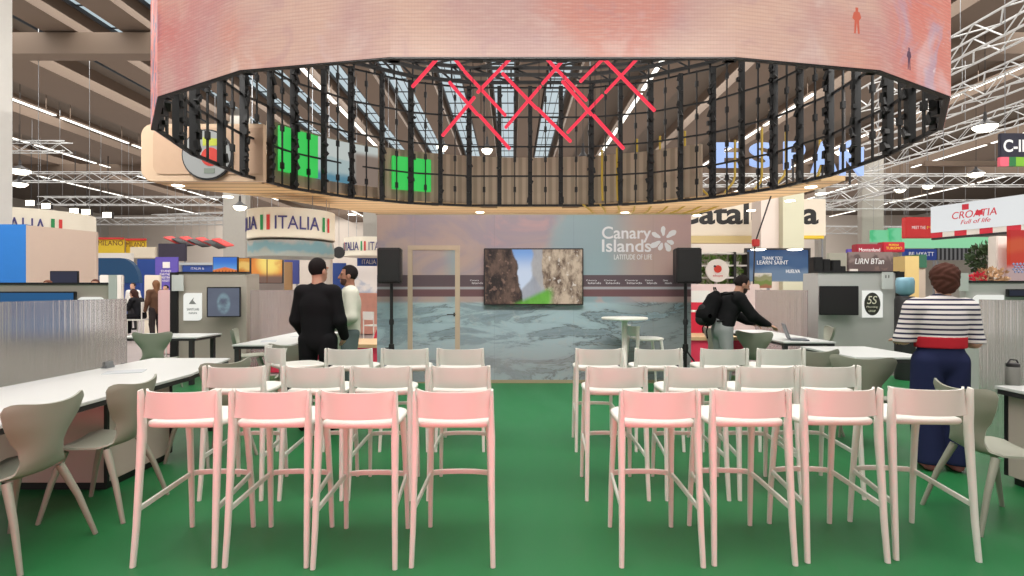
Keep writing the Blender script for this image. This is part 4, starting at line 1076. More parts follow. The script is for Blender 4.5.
# backpack
bp = empty('backpack', (2.70,7.66,1.0), 'black backpack with hanging straps worn by the man leaning to the right', 'bag')
sdf_obj('bag_body', [(union([cap((.10,0,.30),(.0,0,.12),.105,.13,((0,1,0),.85)), cap((.02,0,.06),(.0,0,.1),.1,.12,((0,1,0),.85)), cap((.14,0,.40),(.11,0,.36),.06,.08,((0,1,0),.8))], .05), .014)], .014, MATTE, bp)
sdf_obj('front_pocket', [(union([cap((-.03,0,.2),(-.05,0,.06),.075,.09,((0,1,0),.7))], .03), .014)], .014, mat('bag cloth', (16,16,18), .8), bp)
for yy, ln in ((-.1,.2), (.06,.14)): MB().tube([(.0,yy,.0),(-.03,yy-.01,-ln*.5),(-.015,yy,-ln)], .009, 6).build('hanging_strap', MATTE, bp, world=False)
for yy in (-.15,.15): MB().tube([(.17,yy,.4),(.30,yy*1.05,.42),(.40,yy*1.1,.33),(.40,yy*1.15,.18),(.28,yy*1.15,.05),(.10,yy*.9,.04)], (.014), 6).build('shoulder_strap', MATTE, bp, world=False)
MB().tube([(.13,-.04,.46),(.12,-.03,.5),(.12,.03,.5),(.13,.04,.46)], .01, 6).build('grab_handle', MATTE, bp, world=False)
# far people
sp = at(140,300,16)
person('woman with long dark hair in black seated beyond the fluted screen, facing left', (sp.x,16), 88,
       dict(pelvis=(0,-.02,.72), waist=(0,0,.84), chest=(0,.07,1.04), neck=(0,.14,1.2), head=(0,.2,1.345), pitch=-12, shL=(-.18,.1,1.14), shR=(.18,.1,1.14), elL=(-.22,.2,.92), elR=(.22,.2,.92), wrL=(-.15,.42,.98), wrR=(.15,.42,.98), hdL=(0,1,.2), hdR=(0,1,.2), hnL=(0,0,-1), hnR=(0,0,-1),
            hipL=(-.09,.03,.7), hipR=(.09,.03,.7), knL=(-.1,.42,.66), knR=(.1,.42,.66), anL=(-.1,.4,.22), anR=(.1,.4,.22)),
       dict(top=(24,24,28), bottom=(22,22,26), hem=.62, bulk=1.1, arm=1.2, hair=(58,36,32), hair_k='long'), 1.75, .02, False)
hs = frame_chair(sp.x-.02, 16, 0, 88, 'white frame high chair under the seated woman in black'); hs.scale = (1.1,1.1,1.3)
sp = at(156,290,15.5)
person('woman with light brown hair and a brown coat standing beyond the seated woman', (sp.x,15.5), 60, {}, dict(top=(92,66,50), bottom=(50,44,44), hem=.6, hair=(120,84,60), hair_k='long', bulk=1.05), 1.72, .022, False)
sp = at(133,290,20)
person('person in a white shirt far behind the seated woman', (sp.x,20), 180, {}, dict(top=(222,218,212), bottom=(50,48,50), hem=.85, hair=(40,32,30)), 1.70, .024, False)
sp = at(48,290,11.5)
person('person whose hair shows above the low left partition, left of the dark screen', (sp.x,11.5), 170, {}, dict(top=(120,70,60), bottom=(40,40,44), hair=(110,70,56)), 1.66, .022, False)
sp = at(95.5,290,11.5)
person('person whose hair shows above the low left partition, right of the dark screen', (sp.x,11.5), 200, {}, dict(top=(60,60,66), bottom=(40,40,44), hair=(96,62,52)), 1.68, .022, False)
sp = at(166,290,17)
person('dark haired person seated far off right of the woman in the brown coat', (sp.x,17), 180, {}, dict(top=(40,38,44), bottom=(40,40,44), hair=(36,28,28)), 1.6, .024, False)

# ================================================================ the other stands of the fair
def board(name, label, cat, x0, y0, x1, y1, d, m, th=.12, mode='legs', group=None, frame=None):
    a = at(x0,y0,d); c = at(x1,y1,d)
    z0 = 0 if mode == 'wall' else c.z
    o = empty(name, ((a.x+c.x)/2, d, z0 if mode != 'legs' else 0), label, cat, group)
    MB().box(a.x,c.x,d,d+th,z0,a.z).build('face_panel', m, o, bevel=min(.02, th*.2))
    if frame:
        f = .05; MB().box(a.x-f,a.x,d-.02,d+th,z0,a.z).box(c.x,c.x+f,d-.02,d+th,z0,a.z).box(a.x-f,c.x+f,d-.02,d+th,a.z,a.z+f).build('frame', frame, o)
    if mode == 'legs':
        for X in (a.x+.08, c.x-.08): MB().box(X-.03,X+.03,d+th*.3,d+th*.3+.06,0,c.z).build('post', STEEL, o)
    if mode == 'hang':
        for X in (a.x+.2, c.x-.2): MB().tube([(X,d+th/2,a.z),(X,d+th/2,12.7)], .012, 5).build('hanging_cable', STEEL, o)
    return o
BLUE = mat('stand blue', (32,110,186), .6, var=.05)
NAVY = mat('stand navy', (38,72,146), .6, var=.05)
YEL = mat('banner yellow', (222,190,52), .6, var=.06)
WB = mat('white board', (222,216,208), .6)
# left
o = empty('booth_block', (-10,13.5,0), 'tall booth block with a blue side and a beige front beyond the low left partition', 'booth')
a, c, e = at(-60,224,13.6), at(26,224,13.6), at(96,232,15.2)
MB().box(a.x,c.x,13.6,13.75,0,3.08).build('blue_panel', BLUE, o)
MB().prism([(c.x,13.6),(e.x,15.2),(e.x-.05,15.35),(c.x,13.75)], 0, 3.06).build('beige_panel', mat('booth beige', (212,190,174), .7, var=.02), o)
tv('t', 'dark screen standing above the low left partition against the beige booth', 51.5, 271, 79.5, 284.5, 13.2, mat('dusk display', (52,56,84), .3, emit=.3))
def drum(px0, px1, y0, y1, d, m, label, txts, th=None):
    a = at(px0,y0,d); c = at(px1,y1,d); r = (c.x-a.x)/2; X = (a.x+c.x)/2
    o = empty('round_banner', (X,d,c.z), label, 'banner')
    MB().lathe([(r,c.z),(r,a.z)], 48, (X,d,0)).build('banner_cloth', m, o, smooth=60)
    def wrap(p):
        t = (p.x-X)/r; k = r+(d-p.y); return (X+k*math.sin(t), d-k*math.cos(t), p.z)
    for s, f0, f1, v0, v1, mm in txts:       # arc position in radians, height fraction
        z0, z1 = c.z+(a.z-c.z)*v0, c.z+(a.z-c.z)*v1
        if s == '|':
            g = MB(); n = 4
            for i in range(n):
                t0, t1 = f0+(f1-f0)*i/n, f0+(f1-f0)*(i+1)/n; k = r+.02
                g.add([(X+k*math.sin(t0),d-k*math.cos(t0),z0),(X+k*math.sin(t1),d-k*math.cos(t1),z0),(X+k*math.sin(t1),d-k*math.cos(t1),z1),(X+k*math.sin(t0),d-k*math.cos(t0),z1)], [(0,1,2,3)])
            g.build('colour_bar', mm, o)
        else: text(o, s, X+(f0+f1)/2*r, (z0+z1)/2, d-.012, mm, (f1-f0)*r, z1-z0, .02, fn=wrap)
    for t in (-2.2,-.9,.9,2.2): MB().tube([(X+r*.9*math.sin(t),d-r*.9*math.cos(t),a.z),(X+r*.9*math.sin(t),d-r*.9*math.cos(t),12.7)], .012, 5).build('hanging_cable', STEEL, o)
    return o
INDIGO = mat('indigo lettering', (70,66,120), .6); GBAR = mat('bar green', (40,140,80), .6); RBAR = mat('bar red', (206,60,56), .6)
CR2 = mat('cream banner', (232,224,206), .7, var=.02, emit=0)
def it(f, w): return [('ITALIA', f, f+w, .28, .72, INDIGO), ('|', f+w*1.1, f+w*1.18, .25, .75, GBAR), ('|', f+w*1.27, f+w*1.35, .25, .75, RBAR)]
drum(251, 333, 213, 241, 16, CR2, 'large round cream banner with country lettering hung over the man in the black suit', it(0.02,.98)+it(-1.42,.98))
drum(345, 400, 239, 257, 26, CR2, 'smaller round cream banner half hidden by the left end of the stage wall', it(-.95,.72)+it(.12,.72)+it(-1.9,.7))
drum(-30, 82, 214, 247, 24, CR2, 'wide round cream banner peeking over the beige booth block', it(-.75,.65)+it(.33,.65)+it(-1.6,.6))
mir = poster('water picture band', [(196,204,196),(150,196,204),(206,206,200)], 0, 2, 1.2, horiz=False, z0=0, z1=.5)
a = at(251,242,16); c = at(333,258,16); o = empty('round_picture_band', ((a.x+c.x)/2,16,c.z), 'pale blue and green picture band directly below the large round banner', 'banner')
MB().lathe([((c.x-a.x)/2*.98,c.z),((c.x-a.x)/2*.98,a.z-.03)], 40, ((a.x+c.x)/2,16,0)).build('picture_cloth', mir, o, smooth=60)
for t in (-1,1): MB().tube([((a.x+c.x)/2+t,16,a.z-.03),((a.x+c.x)/2+t,16,12.7)], .01, 5).build('hanging_cable', STEEL, o)
o = board('hanging_banner', 'yellow and red banner with a city name, left one of the pair', 'banner', 97,238,124,253,40, YEL, .1, 'hang'); ptext(o,'MILANO',98,240.5,123,245.5,40,mat('maroon letters',(96,44,36),.6)); 
a, c = at(97,237.5,39.97), at(124,239.5,39.97); MB().box(a.x,c.x,39.9,40.0,c.z,a.z).build('red_edge', RBAR, o)
o = board('hanging_banner', 'yellow and red banner with a city name, right one of the pair', 'banner', 125.5,239,146,253.5,40.5, YEL, .1, 'hang'); ptext(o,'MILANO',126.5,242,145,247,40.5,MATS['maroon letters'])
a, c = at(125.5,238.5,40.4), at(146,240.5,40.4); MB().box(a.x,c.x,40.35,40.5,c.z,a.z).build('red_edge', RBAR, o)
board('booth_sign', 'plain cream board under the right yellow banner', 'sign', 130,247,155,258,38, CREAM, .2)
o = board('booth_wall', 'white booth wall below the yellow banners', 'wall panel', 97,253,131,262,36, WB, .3, 'wall')
arch = poster('sea arch', [(40,110,170),(70,160,214),(170,214,236),(60,130,190)], .25, .8, .5, z0=0, z1=1.6)
a, c = at(92,258,29), at(139,283,29)
pts = [(a.x,c.z),(c.x,c.z)]+[(c.x-(c.x-a.x)*.4*(1-math.cos(R(t))), c.z+(a.z-c.z)*math.sin(R(t))) for t in range(15,91,15)]+[(a.x,a.z)]
o = empty('arched_screen', ((a.x+c.x)/2,29,0), 'blue arched sea picture behind the person in the white shirt', 'screen'); MB().vprism(pts, 29, 29.3).build('picture', arch, o); MB().box(a.x,c.x,29.05,29.25,0,c.z).build('base', NAVY, o)
board('booth_wall', 'plain blue wall right of the arched sea picture', 'wall panel', 137,259,156,282,32, NAVY, .2, 'wall')
PUR = mat('poster purple', (88,72,158), .6, var=.06)
o = board('roll_up_banner', 'purple upright banner with a small white square', 'banner', 155,257,178,289,20, PUR, .06, 'wall'); a,c = at(163,262,20), at(170,268,20)
MB().box(a.x,c.x,19.98,20.0,c.z,a.z).build('emblem', WB, o)
for i, w in enumerate(((161,171),(160,172),(161,171),(162,170))): ptext(o, ('STAND','PARTNER','MEETING','VISIT')[i], w[0], 270+3.2*i, w[1], 272.2+3.2*i, 20, WB)
board('picture_board', 'dark purple picture board above the purple banner', 'sign', 158,243.5,186,261,26, poster('night picture', [(60,52,72),(96,80,112),(50,44,60)], 0, 2.5, 1.6, z0=0, z1=1), .1)
board('booth_wall', 'white booth panel left of the seated woman in black', 'wall panel', 99,275,122,302,14.6, WB, .1, 'wall')
board('booth_wall', 'cream booth panel behind the woman in the brown coat', 'wall panel', 144,275,160,300,17.8, CREAM, .1, 'wall')
board('booth_counter', 'pink and white counter in front of the woman in the brown coat', 'counter', 157.5,290,172,330,12.5, mat('pale pink', (216,180,178), .6), .4, 'wall')
o = board('booth_wall', 'navy booth wall with small white lettering left of the orange pictures', 'wall panel', 182,265,214,286,22, NAVY, .2, 'wall'); ptext(o,'ITALIA it',191,267.2,204,269.6,22,WB)
board('light_shelf', 'white lit shelf edge on top of the navy booth wall', 'shelf', 178,262.6,214,265,21.9, mat('shelf white', (226,230,230), .6, emit=.4), .3)
b = NB('arena picture'); n = b.noise(2.5,5); c_ = b.mix(b.ramp(b.z,.35,.75), (96,160,220), (44,110,206)); lit = b.math('SUBTRACT',1.0,b.ramp(b.math('ADD',b.z,b.math('MULTIPLY',b.math('ABSOLUTE',b.x),.25)),.46,.52))
c_ = b.mix(lit, c_, b.mix(n,(208,84,36),(244,150,70))); c_ = b.mix(b.math('MULTIPLY',lit,b.math('MULTIPLY',b.ramp(b.math('SINE',b.math('MULTIPLY',b.x,52)),.5,.8),b.band(b.z,.1,.36,.03))), c_, (86,34,30)); ARENA = b.out(c_, .4, .9)
def screen(label, x0,y0,x1,y1,d,m): return tv('t', label, x0,y0,x1,y1,d,m,0,.12,.02)
for p_, l_ in (((214.5,257,239,280.5,20.2), 'bright screen with an orange ruined arena under a blue sky'),): screen(l_, *p_, ARENA)
screen('narrow screen with an orange dusk view between the arena and the sunset pictures', 240,258,251.5,283,20.4, poster('dusk view', [(70,50,44),(214,130,50),(246,200,110),(226,150,60)], .8, 2, .6, z0=0, z1=.9))
b = NB('sunset picture'); n = b.noise(1.5,5); rr2 = b.math('ADD', b.math('POWER', b.math('SUBTRACT', b.x, .1), 2), b.math('POWER', b.math('SUBTRACT', b.z, .75), 2))
c_ = b.mix(b.ramp(rr2,.0,.35), (255,226,120), (232,142,60)); c_ = b.mix(b.ramp(n,.5,.7), c_, (214,120,56)); c_ = b.mix(b.math('SUBTRACT',1.0,b.ramp(b.z,.2,.42)), c_, (120,92,80)); c_ = b.mix(b.band(b.x,-.01,.03,.008), c_, (110,70,44)); SUNP = b.out(c_, .4, .9)
screen('wide screen with a golden sunset over a city', 252.5,258,284,283.5,20.3, SUNP)
board('booth_wall', 'long grey booth wall carrying the orange pictures', 'wall panel', 205,283,290,300,20.9, mat('warm grey', (176,164,156), .7), .2, 'wall')
board('roll_up_banner', 'navy and white upright banner left of the head of the man in the suit', 'banner', 284,259,299,284,18.5, poster('navy white', [(222,220,216),(70,84,150),(60,70,140)], 0, 1.5, .8, z0=0, z1=1.6), .06, 'legs')
board('roll_up_banner', 'golden curtain like banner beside the sunset screen', 'banner', 284,262,292,290,17.5, poster('golden', [(190,130,70),(214,170,110),(180,140,96)], 0, 4, 1, horiz=True, z0=-9, z1=-6), .06, 'wall')
board('roll_up_banner', 'white pillar like banner between the heads of the two standing men', 'banner', 318,241,331,290,18.5, WB, .2, 'wall')
board('roll_up_banner', 'navy banner behind the head of the man in the pale shirt', 'banner', 328,263,346,290,19.5, NAVY, .06, 'wall')
o = board('booth_sign', 'blue sign with white country lettering next to the stage wall end', 'sign', 357,257,384,267,27, NAVY, .1); ptext(o,'ITALIA',362,259.5,376,264,27,WB)
o = tag(None or MB().lathe([(.22,-.05),(.24,0),(.22,.05)], 20, (0,0,0)).build('hanging_sign', BLET, loc=(0,0,0)), 'small dark round sign behind the heads of the two men', 'sign'); p_ = at(339,252.5,22); o.location = p_; o.rotation_euler = (R(90),0,0)
MB().tube([(0,.24,0),(0,12.7-p_.z,0)], .01, 5).build('hanging_cable', STEEL, o, world=False)
board('booth_counter', 'salmon pink counter far behind the man in the pale shirt', 'counter', 342,293,384,322,18, mat('salmon', (226,164,146), .6, var=.15, scale=5), .5, 'wall')
board('booth_wall', 'pale grey booth wall right of the man in the pale shirt', 'wall panel', 345,266,384,293,24, poster('pale stand', [(206,190,184),(160,170,190),(224,216,210)], 0, 1.5, 1.4, z0=0, z1=2), .2, 'wall')
# tilted red and black banners hung over the left stands
for i, (px, py, k_) in enumerate(((172,241,0),(180,242.5,1),(188,241,0),(196,243.5,1),(204,242,0),(212,245,1),(220,243,0))):
    p_ = at(px,py,30); o = empty('tilted_banner', p_, f'{"red" if k_ == 0 else "black"} slanting banner over the left stands, number {["one","two","three","four","five","six","seven"][i]} from the picture edge side', 'banner', 'slanting banners')
    g = MB(); g.add([(p_.x-.5,30,p_.z+.18),(p_.x+.35,30,p_.z-.22),(p_.x+.5,30.6,p_.z-.12),(p_.x-.35,30.6,p_.z+.28)], [(0,1,2,3)]); g.add([v+Vector((0,.0,.05)) for v in g.v[:4]], [(3,2,1,0)])
    g.build('cloth', RBAR if k_ == 0 else DARK, o); MB().tube([(p_.x,30.3,p_.z),(p_.x,30.3,12.7)], .01, 5).build('hanging_cable', STEEL, o)
# right
cat_ = board('lettered_fascia', 'long cream fascia with very large black letters right of the stage wall', 'sign', 672,199,826,236,23, mat('fascia cream', (226,214,196), .7, var=.03), .4, 'legs')
ptext(cat_, 'Catalunya', 674, 202, 818.5, 231, 23, BLET, bold=.03)
a, c = at(672,236,22.9), at(762,243,22.9); MB().box(a.x,c.x,22.9,23.3,c.z,a.z).build('lower_trim', mat('pale gold', (206,184,130), .6), cat_)
a, c = at(804,235.5,22.9), at(824,238.5,22.9); MB().box(a.x,c.x,22.9,23.3,c.z,a.z).build('lower_trim', YEL, cat_)
a, c = at(761,200,20.5), at(783,200,20.5); o = tag(MB().box(a.x,c.x,20.5,21.3,-.02,4.9).build('column_6', mat('column pinkish', (222,208,198), .7)), kind='structure')
a, c = at(783,200,20.2), at(804,200,20.2); o = tag(MB().box(a.x,c.x,20.2,21.0,-.02,5.05).build('column_7', mat('column greenish', (204,202,176), .7)), kind='structure')
# plant shelf
a, c = at(697,252,14.6), at(748,300,14.6)
o = empty('plant_shelf', ((a.x+c.x)/2,14.6,0), 'white shelf wall full of green plants behind the man with the backpack', 'shelf')
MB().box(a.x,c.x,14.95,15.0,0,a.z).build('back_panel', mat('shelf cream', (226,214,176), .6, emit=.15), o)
for k_ in range(6):
    z = a.z-.02-k_*.32; MB().box(a.x,c.x,14.6,14.95,z-.04,z).build('shelf_board', WB, o)
for X in (a.x, c.x-.35, c.x): MB().box(X-.03,X+.03,14.58,14.98,0,a.z).build('upright', DARK, o)
LEAF = mat('leaf green', (92,128,44), .6, var=.35, scale=9)
LEAFD = mat('leaf dark', (46,66,34), .6, var=.35, scale=6)
def leafball(parent, c, r, n, m, size, name='foliage'):
    g = MB(); rg = random.Random(int(c[0]*977+c[2]*131))
    for i in range(n):
        while True:
            v = Vector((rg.uniform(-1,1),rg.uniform(-1,1),rg.uniform(-1,1)))
            if .3 < v.length < 1: break
        p = Vector(c)+Vector((v.x*r[0],v.y*r[1],v.z*r[2])); d = (v+Vector((rg.uniform(-.6,.6),rg.uniform(-.6,.6),rg.uniform(0,.8)))).normalized(); e = d.cross(Vector((rg.uniform(-1,1),rg.uniform(-1,1),.3))).normalized()
        L = size*rg.uniform(.7,1.3); g.add([p, p+d*L*.5+e*L*.28, p+d*L, p+d*L*.5-e*L*.28], [(0,1,2,3)])
    return g.build(name, m, parent)
rown = ['top', 'second', 'third', 'fourth']; 
for r_ in range(4):
    zz = a.z-.34-r_*.32
    for k_ in range(5):
        X = a.x+.13+k_*.245
        pt = empty('potted_plant', (X,14.75,zz), f'leafy green plant in the {rown[r_]} row of the plant shelf, {["nearest the stage wall","second from the stage wall","in the middle","second from the far end","at the far end"][k_]}', 'plant', 'plants on the shelf wall')
        MB().lathe([(.05,0),(.07,.09),(.06,.09)], 10, (X,14.75,zz)).build('pot', WB, pt)
        leafball(pt, (X,14.72,zz+.15), (.11,.1,.09), 40, LEAF, .09)
sg = at(718,270.5,14.4); o = empty('round_sign', (sg.x,14.5,sg.z-.3), 'round white sign with a red fruit emblem in front of the plant shelf', 'sign')
disc((sg.x,sg.z), .3, 14.42, 14.5).build('disc', mat('sign cream', (240,232,222), .5), o)
disc((sg.x-.0,sg.z+.04), .1, 14.405, 14.42, 20).build('emblem', mat('fruit red', (206,58,40), .6), o); disc((sg.x-.08,sg.z+.11), .03, 14.4, 14.42, 12).build('emblem', DARK, o)
text(o, 'elope', sg.x, sg.z-.14, 14.41, RBAR, .26, .07); MB().box(sg.x-.02,sg.x+.02,14.5,14.6,0,sg.z).build('post', WB, o)
po = poster('sky poster', [(196,204,210),(150,178,210),(84,126,178),(70,110,166)], .45, 1.2, .35, z0=1.5, z1=2.6)  # the print carries an added glow so that it reads brighter
o = board('wall_poster', 'big blue sky poster with white lettering above the laptop', 'poster', 747,250,808.5,281.5,15, po, .08, 'legs', frame=DARK)
ptext(o,'THANK YOU',762,256.5,782,260,15,WLET); ptext(o,'LEARN SAINT',757,260.5,788,264.5,15,WLET); ptext(o,'HUELVA',786,269.5,800,273,15,WLET)
for px in (757.5,794): p_ = at(px,250.5,14.8); MB().lathe([(.14,0),(.2,.03)], 14, (p_.x,14.75,p_.z)).build('lamp_head', LAMP, o); MB().tube([(p_.x,14.78,p_.z+.03),(p_.x,15.0,p_.z+.06)], .012, 5).build('lamp_arm', DARK, o)
board('wall_poster', 'small green hillside picture below the blue sky poster', 'poster', 754,273,772,288,14.5, poster('hill picture', [(170,110,84),(120,140,70),(150,150,110),(216,210,200)], 0, 4, .7, z0=1.5, z1=1.9), .05)
p_ = at(755,243,13.5); o = empty('boom_lamp', (p_.x,13.5,0), 'thin dark pole with a red head rising in front of the big lettered fascia', 'pole')
q_ = at(771,196,13.3); MB().tube([(p_.x-.1,13.5,0),p_,q_], .018, 6).build('pole', DARK, o); MB().box(p_.x-.09,p_.x+.09,13.42,13.5,p_.z-.09,p_.z+.09).build('head', RBAR, o, bevel=.02)
for i, (x0,y0,x1,y1,dd,l_) in enumerate(((814,257,823,281,11.6,'tall black loudspeaker on the grey partition nearest the blue poster'),(823,259,830.5,272,11.7,'small black loudspeaker beside the tall one on the partition'),(832,260,841,272,11.7,'small black loudspeaker in front of the bright panel'),(840,266,846,280,11.9,'narrow black loudspeaker next to the brown poster'))):
    a, c = at(x0,y0,dd), at(x1,y1,dd); o = empty('monitor_speaker', ((a.x+c.x)/2,dd,0), l_, 'loudspeaker')
    MB().box(a.x,c.x,dd,dd+.2,c.z,a.z).build('cabinet', BLACK, o, bevel=.01); MB().tube([((a.x+c.x)/2,dd+.1,0),((a.x+c.x)/2,dd+.1,c.z)], .025, 8).build('stand', BLACK, o); MB().box(a.x+.02,c.x-.02,dd-.01,dd,c.z+.02,a.z-.02).build('grille', MATS['grille'], o)
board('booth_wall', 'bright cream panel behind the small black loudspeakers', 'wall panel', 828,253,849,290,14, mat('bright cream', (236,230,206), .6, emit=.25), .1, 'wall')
o = board('wall_poster', 'brown market picture poster with white lettering above the partition', 'poster', 848,252,893.5,290,13.5, poster('brown picture', [(150,126,120),(120,98,92),(92,76,74),(134,116,112)], 0, 3, 1.3, z0=1.4, z1=2.4), .06, 'wall')
ptext(o,'LIRN BTan',855,258.5,884,264,13.5,WLET,shear=.2); a,c = at(850,269,13.45), at(858,275,13.45); MB().box(a.x,c.x,13.45,13.5,c.z,a.z).build('label_card', WB, o)
o = board('red_sign', 'red lit sign with white lettering above the brown poster', 'sign', 857,244,882.5,253,18, mat('sign red', (216,34,66), .5, emit=.25), .3); ptext(o,'Montenland',859,248,880,251.5,18,WLET)
o = board('red_sign', 'dark red sign with yellow lettering next to the red lit sign', 'sign', 883,242,905,252,18.1, mat('sign dark red', (176,24,44), .5), .3); ptext(o,'MORENA',889,243.8,899,246,18.1,YEL); ptext(o,'TURISMO',886,246.8,902,249.5,18.1,YEL)
board('booth_sign', 'small purple sign left of the red lit sign', 'sign', 847,249,857,254,20, PUR, .1)
GL = poster('green light panel', [(84,206,140),(130,226,170),(96,214,130)], .75, 1.2, .8, horiz=True, z0=-1, z1=1)
board('glowing_banner', 'green glowing panel hung over the red signs, left one', 'light', 872,230,889,242,42, GL, .3, 'hang'); board('glowing_banner', 'green glowing panel hung over the red signs, right one', 'light', 890,228,908,242,42, GL, .3, 'hang')
board('glowing_banner', 'long pale green glowing band under the white banner with red writing', 'light', 905,237,1000,248,38, mat('pale green glow', (142,214,166), emit=.75), .3, 'hang')
o = board('red_sign', 'red board with small white lettering left of the large white banner', 'sign', 906,217,934,238,25, mat('board red', (206,52,52), .5, var=.05), .3, 'hang'); ptext(o,'MEET THE',912,226,925.5,229,25,WLET); ptext(o,'M',927,226,931,228.8,25,YEL)
# large white banner, running towards us on the right
A, Bq = Vector((16.75,22,0)), Vector((18.1,17.9,0)); dv = (Bq-A); Lb = dv.length
o = empty('hanging_banner', A+Vector((0,0,3.72)), 'large white hanging banner with red country lettering and a red chequered lower edge', 'banner', rz=math.atan2(dv.y, dv.x)); ORG[o.name] = Vector((0,0,0))
MB().box(0,Lb,0,.25,0,1.04).build('banner_cloth', mat('banner white', (228,232,234), .5, emit=.75), o)  # glow put into the cloth colour to make the banner brighter
REDL = mat('red lettering', (204,44,62), .6)
text(o,'CROATIA',1.55,.58,0,REDL,1.5,.27,.01,shear=.15); text(o,'Full of life',1.6,.30,0,REDL,1.0,.16,.01,shear=.3)
MB().box(1.15,1.38,-.01,0,.76,.97).build('emblem', REDL, o); MB().box(1.62,1.85,-.012,0,.5,.68).build('emblem', REDL, o)
for i in range(10): MB().box(i*Lb/10,(i+1)*Lb/10,.02,.22,-.2,0).build('chequer', REDL if i % 2 == 0 else WB, o)
MB().box(-.0,Lb,.03,.2,-.28,-.2).build('lower_rail', DARK, o)
for X in (.4, Lb-.4): MB().tube([(X,.12,1.04),(X,.12,9.0)], .012, 5).build('hanging_cable', STEEL, o)
o = board('booth_sign', 'bright blue sign with white hotel lettering behind the head of the woman in stripes', 'sign', 905,249,937,260,24, mat('sign blue', (44,88,196), .5, emit=.2), .2); ptext(o,'BE HYATT',909,252,934,256,24,WLET)
b = NB('black white bars'); c_ = b.mix(b.ramp(b.math('SINE',b.math('MULTIPLY',b.x,34)),-.1,.1),(232,230,230),(60,60,66)); BARS = b.out(c_,.6,.15)
board('striped_panel', 'black and white striped panel beside the bright blue sign', 'sign', 937,248,976,260,24.2, BARS, .2)
o = empty('display_case', (at(915,290,16.5).x,16.5,0), 'pale yellow wooden cabinet behind the woman in stripes', 'cabinet'); a,c = at(905,256,16.5), at(919,300,16.5)
MB().box(a.x,c.x,16.5,17.1,0,a.z).build('carcass', mat('yellow wood', (206,180,118), .6, var=.05), o); a,c = at(919,256,16.5), at(928,300,16.5); MB().box(a.x,c.x,16.6,17.1,0,a.z-.35).build('side_panel', mat('tan shelf', (180,166,150), .6), o); MB().box(a.x,c.x,16.55,17.1,a.z-.35,a.z+.05).build('sign_top', mat('green top', (44,96,72), .6), o)
tp = at(986,262,16); o = empty('potted_tree', (tp.x,16,0), 'dark green bushy tree beyond the partition right of the woman in stripes', 'plant')
leafball(o,(tp.x,16,tp.z+.1),(.42,.4,.42),420,LEAFD,.16,'crown'); MB().tube([(tp.x,16,.3),(tp.x,16,tp.z)],.04,8).build('trunk', mat('bark',(96,76,58),.8), o); MB().lathe([(.2,0),(.26,.4),(.22,.4)],16,(tp.x,16,0)).build('pot', DARK, o)
tp = at(991,277,13); o = empty('flower_arrangement', (tp.x,13,0), 'tan and red dried flowers above the partition edge under the dark tree', 'plant')
leafball(o,(tp.x,13,tp.z),(.3,.2,.2),160,mat('dried flowers',(176,140,104),.8,var=.2,scale=8),.12,'blooms'); leafball(o,(tp.x-.3,13,tp.z-.05),(.14,.14,.12),70,RED,.1,'blooms'); MB().tube([(tp.x,13,.3),(tp.x,13,tp.z)],.05,8).build('stem', MATS['bark'], o); MB().lathe([(.12,0),(.16,.5),(.14,.5)],16,(tp.x,13,0)).build('vase', WB, o)
board('booth_wall', 'white pillar panel between the dark tree and the orange panel', 'wall panel', 997,236,1009,290,15, WB, .3, 'wall')
orr = poster('orange panel', [(214,190,190),(216,186,184),(232,66,40),(240,96,52),(226,44,40)], .6, .6, .25, z0=1.45, z1=3.0)
o = board('roll_up_banner', 'orange red upright panel with a grey diamond pattern at the picture edge', 'banner', 1009.5,230,1048,290,14.5, orr, .1, 'wall')
dm = MB()
for i in range(4):
    for j in range(4):
        p_ = at(1014+i*3.4+(j%2)*1.7, 264+j*2.6, 14.48); q = .035; dm.vprism([(p_.x,p_.z-q),(p_.x+q,p_.z),(p_.x,p_.z+q),(p_.x-q,p_.z)], 14.48, 14.5)
dm.build('diamond_pattern', mat('diamond grey', (120,130,160), .6), o)
o = board('hanging_sign', 'dark hanging sign with white capital letters and a pink and green lower edge', 'sign', 1000.5,133,1058,158,18, mat('sign ink', (34,34,50), .6), .12, 'hang')
ptext(o,'C-IN',1003.5,139.5,1032,152,18,WLET,bold=.02)
for x0,x1,m_ in ((1000.5,1009,mat('sign pink',(222,96,116),.6)),(1009,1016,mat('sign green',(40,110,60),.6)),(1016,1058,mat('sign lime',(120,176,50),.6))):
    a,c = at(x0,157,17.98), at(x1,166,17.98); MB().box(a.x,c.x,17.98,18.1,c.z,a.z).build('colour_block', m_, o)
a = at(925,163,20); o = tag(MB().box(a.x,a.x+14,20,20.15,a.z-.1,a.z+.08).build('trim_thin_beam', BEAM), kind='structure')
o = empty('water_bottle', (at(905,290,9.0).x,9.0,0), 'blue water dispenser bottle on a dark stand behind the woman in stripes', 'bottle'); X = o.location.x
MB().lathe([(.14,0),(.15,.03),(.15,1.3),(.13,1.36)],16,(X,9.0,0)).build('stand', DARK, o, smooth=40); MB().lathe([(.05,1.36),(.13,1.42),(.135,1.6),(.12,1.66),(.1,1.67)],16,(X,9.0,0)).build('bottle', mat('water blue',(132,176,196),.2), o, smooth=60)
board('booth_wall', 'grey far booth wall right of the stage wall', 'wall panel', 690,284,760,330,12.6, mat('pale rose', (226,206,200), .6, var=.05), .1, 'wall')

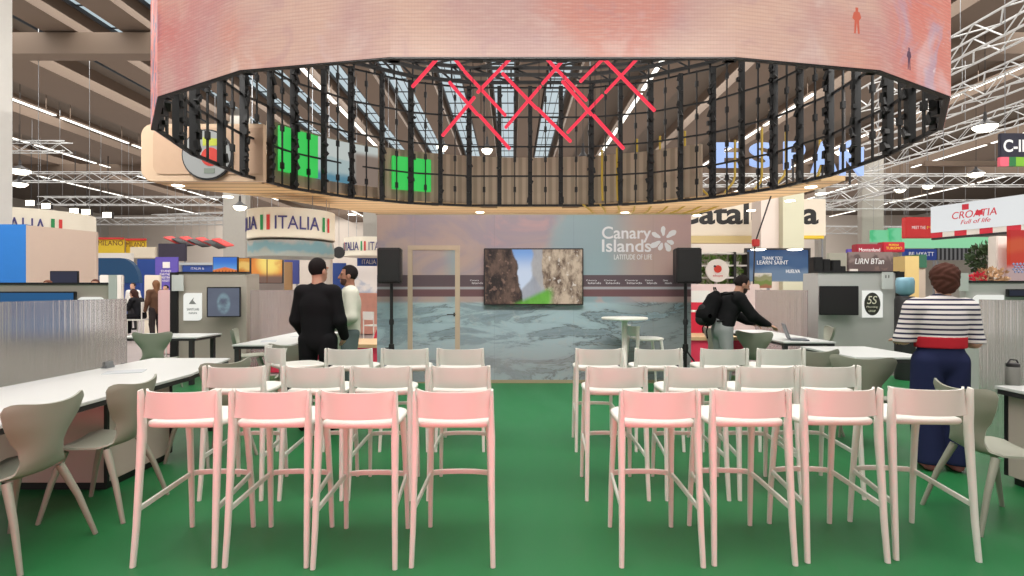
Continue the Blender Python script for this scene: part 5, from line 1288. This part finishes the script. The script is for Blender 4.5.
# ================================================================ camera and light
cam = bpy.data.cameras.new('camera'); cam.sensor_width = 36; cam.lens = 36*F/1024; cam.shift_y = 1/1024; cam.clip_end = 300
co = bpy.data.objects.new('camera', cam); COL.objects.link(co); co.location = (0,0,H); co.rotation_euler = (R(90),0,0); sc.camera = co
def area(name, loc, size, power, col=(1,1,1), rot=(0,0,0), sy=None, spread=180):
    l = bpy.data.lights.new(name, 'AREA'); l.energy = power; l.color = col; l.size = size
    if sy: l.shape = 'RECTANGLE'; l.size_y = sy
    l.spread = R(spread)
    o = bpy.data.objects.new(name, l); COL.objects.link(o); o.location = loc; o.rotation_euler = tuple(R(a) for a in rot); return o
WARM = (1,.965,.91)
area('hall_light', (0,1.0,11), 16, 1750, WARM, sy=8)
for X_, l_ in ((-13,0),(13,0)): area('added_stand_fill', (X_,7.5,9.5), 12, 600, (1,.97,.93), rot=(55,0,0), sy=2, spread=110)  # added fill lamps that brighten the signs and stands at both sides
area('hall_light', (0,12,12.2), 34, 4500, WARM, sy=12)
area('hall_light', (-20,24,12.2), 24, 7500, WARM, sy=22)
area('hall_light', (20,24,12.2), 24, 7500, WARM, sy=22)
area('hall_light', (0,52,12.2), 90, 52000, WARM, sy=62)
area('added_roof_fill', (0,40,7.2), 90, 9000, WARM, rot=(180,0,0), sy=70)  # added upward fill that brightens the underside of the roof
area('added_stage_fill', (.35,5.0,4.5), 5, 62, WARM, rot=(50,0,0), sy=.3, spread=90)  # added fill lamp that lifts the stage wall
for X_ in (-3.6, 4.4): area('added_booth_fill', (X_,8.6,3.9), 3, 75, (1,.97,.93), rot=(42,0,0), sy=.4, spread=130)  # added fill for the red platforms and booths beside the stage wall
area('added_soffit_fill', (.4,16.2,2.9), 17, 260, (1,.93,.82), rot=(180,0,0), sy=5)  # added light from below, brightening the wooden soffit
area('added_far_wall_fill', (0,70,9), 100, 5000, WARM, rot=(80,0,0), sy=3)  # added fill for the dark far end of the hall
# added pink lamp for an unseen screen lights the backs of the nearest stools
area('screen_light', (-.5,.75,.5), 5.0, 21, (1,.08,.16), rot=(101,0,0), sy=.3, spread=75)
w = bpy.data.worlds.new('hall'); sc.world = w; w.use_nodes = True
w.node_tree.nodes['Background'].inputs[0].default_value = (1,.97,.93,1); w.node_tree.nodes['Background'].inputs[1].default_value = .55
sc.view_settings.view_transform = 'Standard'; sc.view_settings.look = 'None'; sc.view_settings.gamma = 1; sc.view_settings.exposure = 0
sc.view_settings.use_curve_mapping = False
sc.cycles.use_denoising = True; sc.cycles.max_bounces = 8; sc.cycles.transmission_bounces = 6; sc.cycles.sample_clamp_indirect = 4
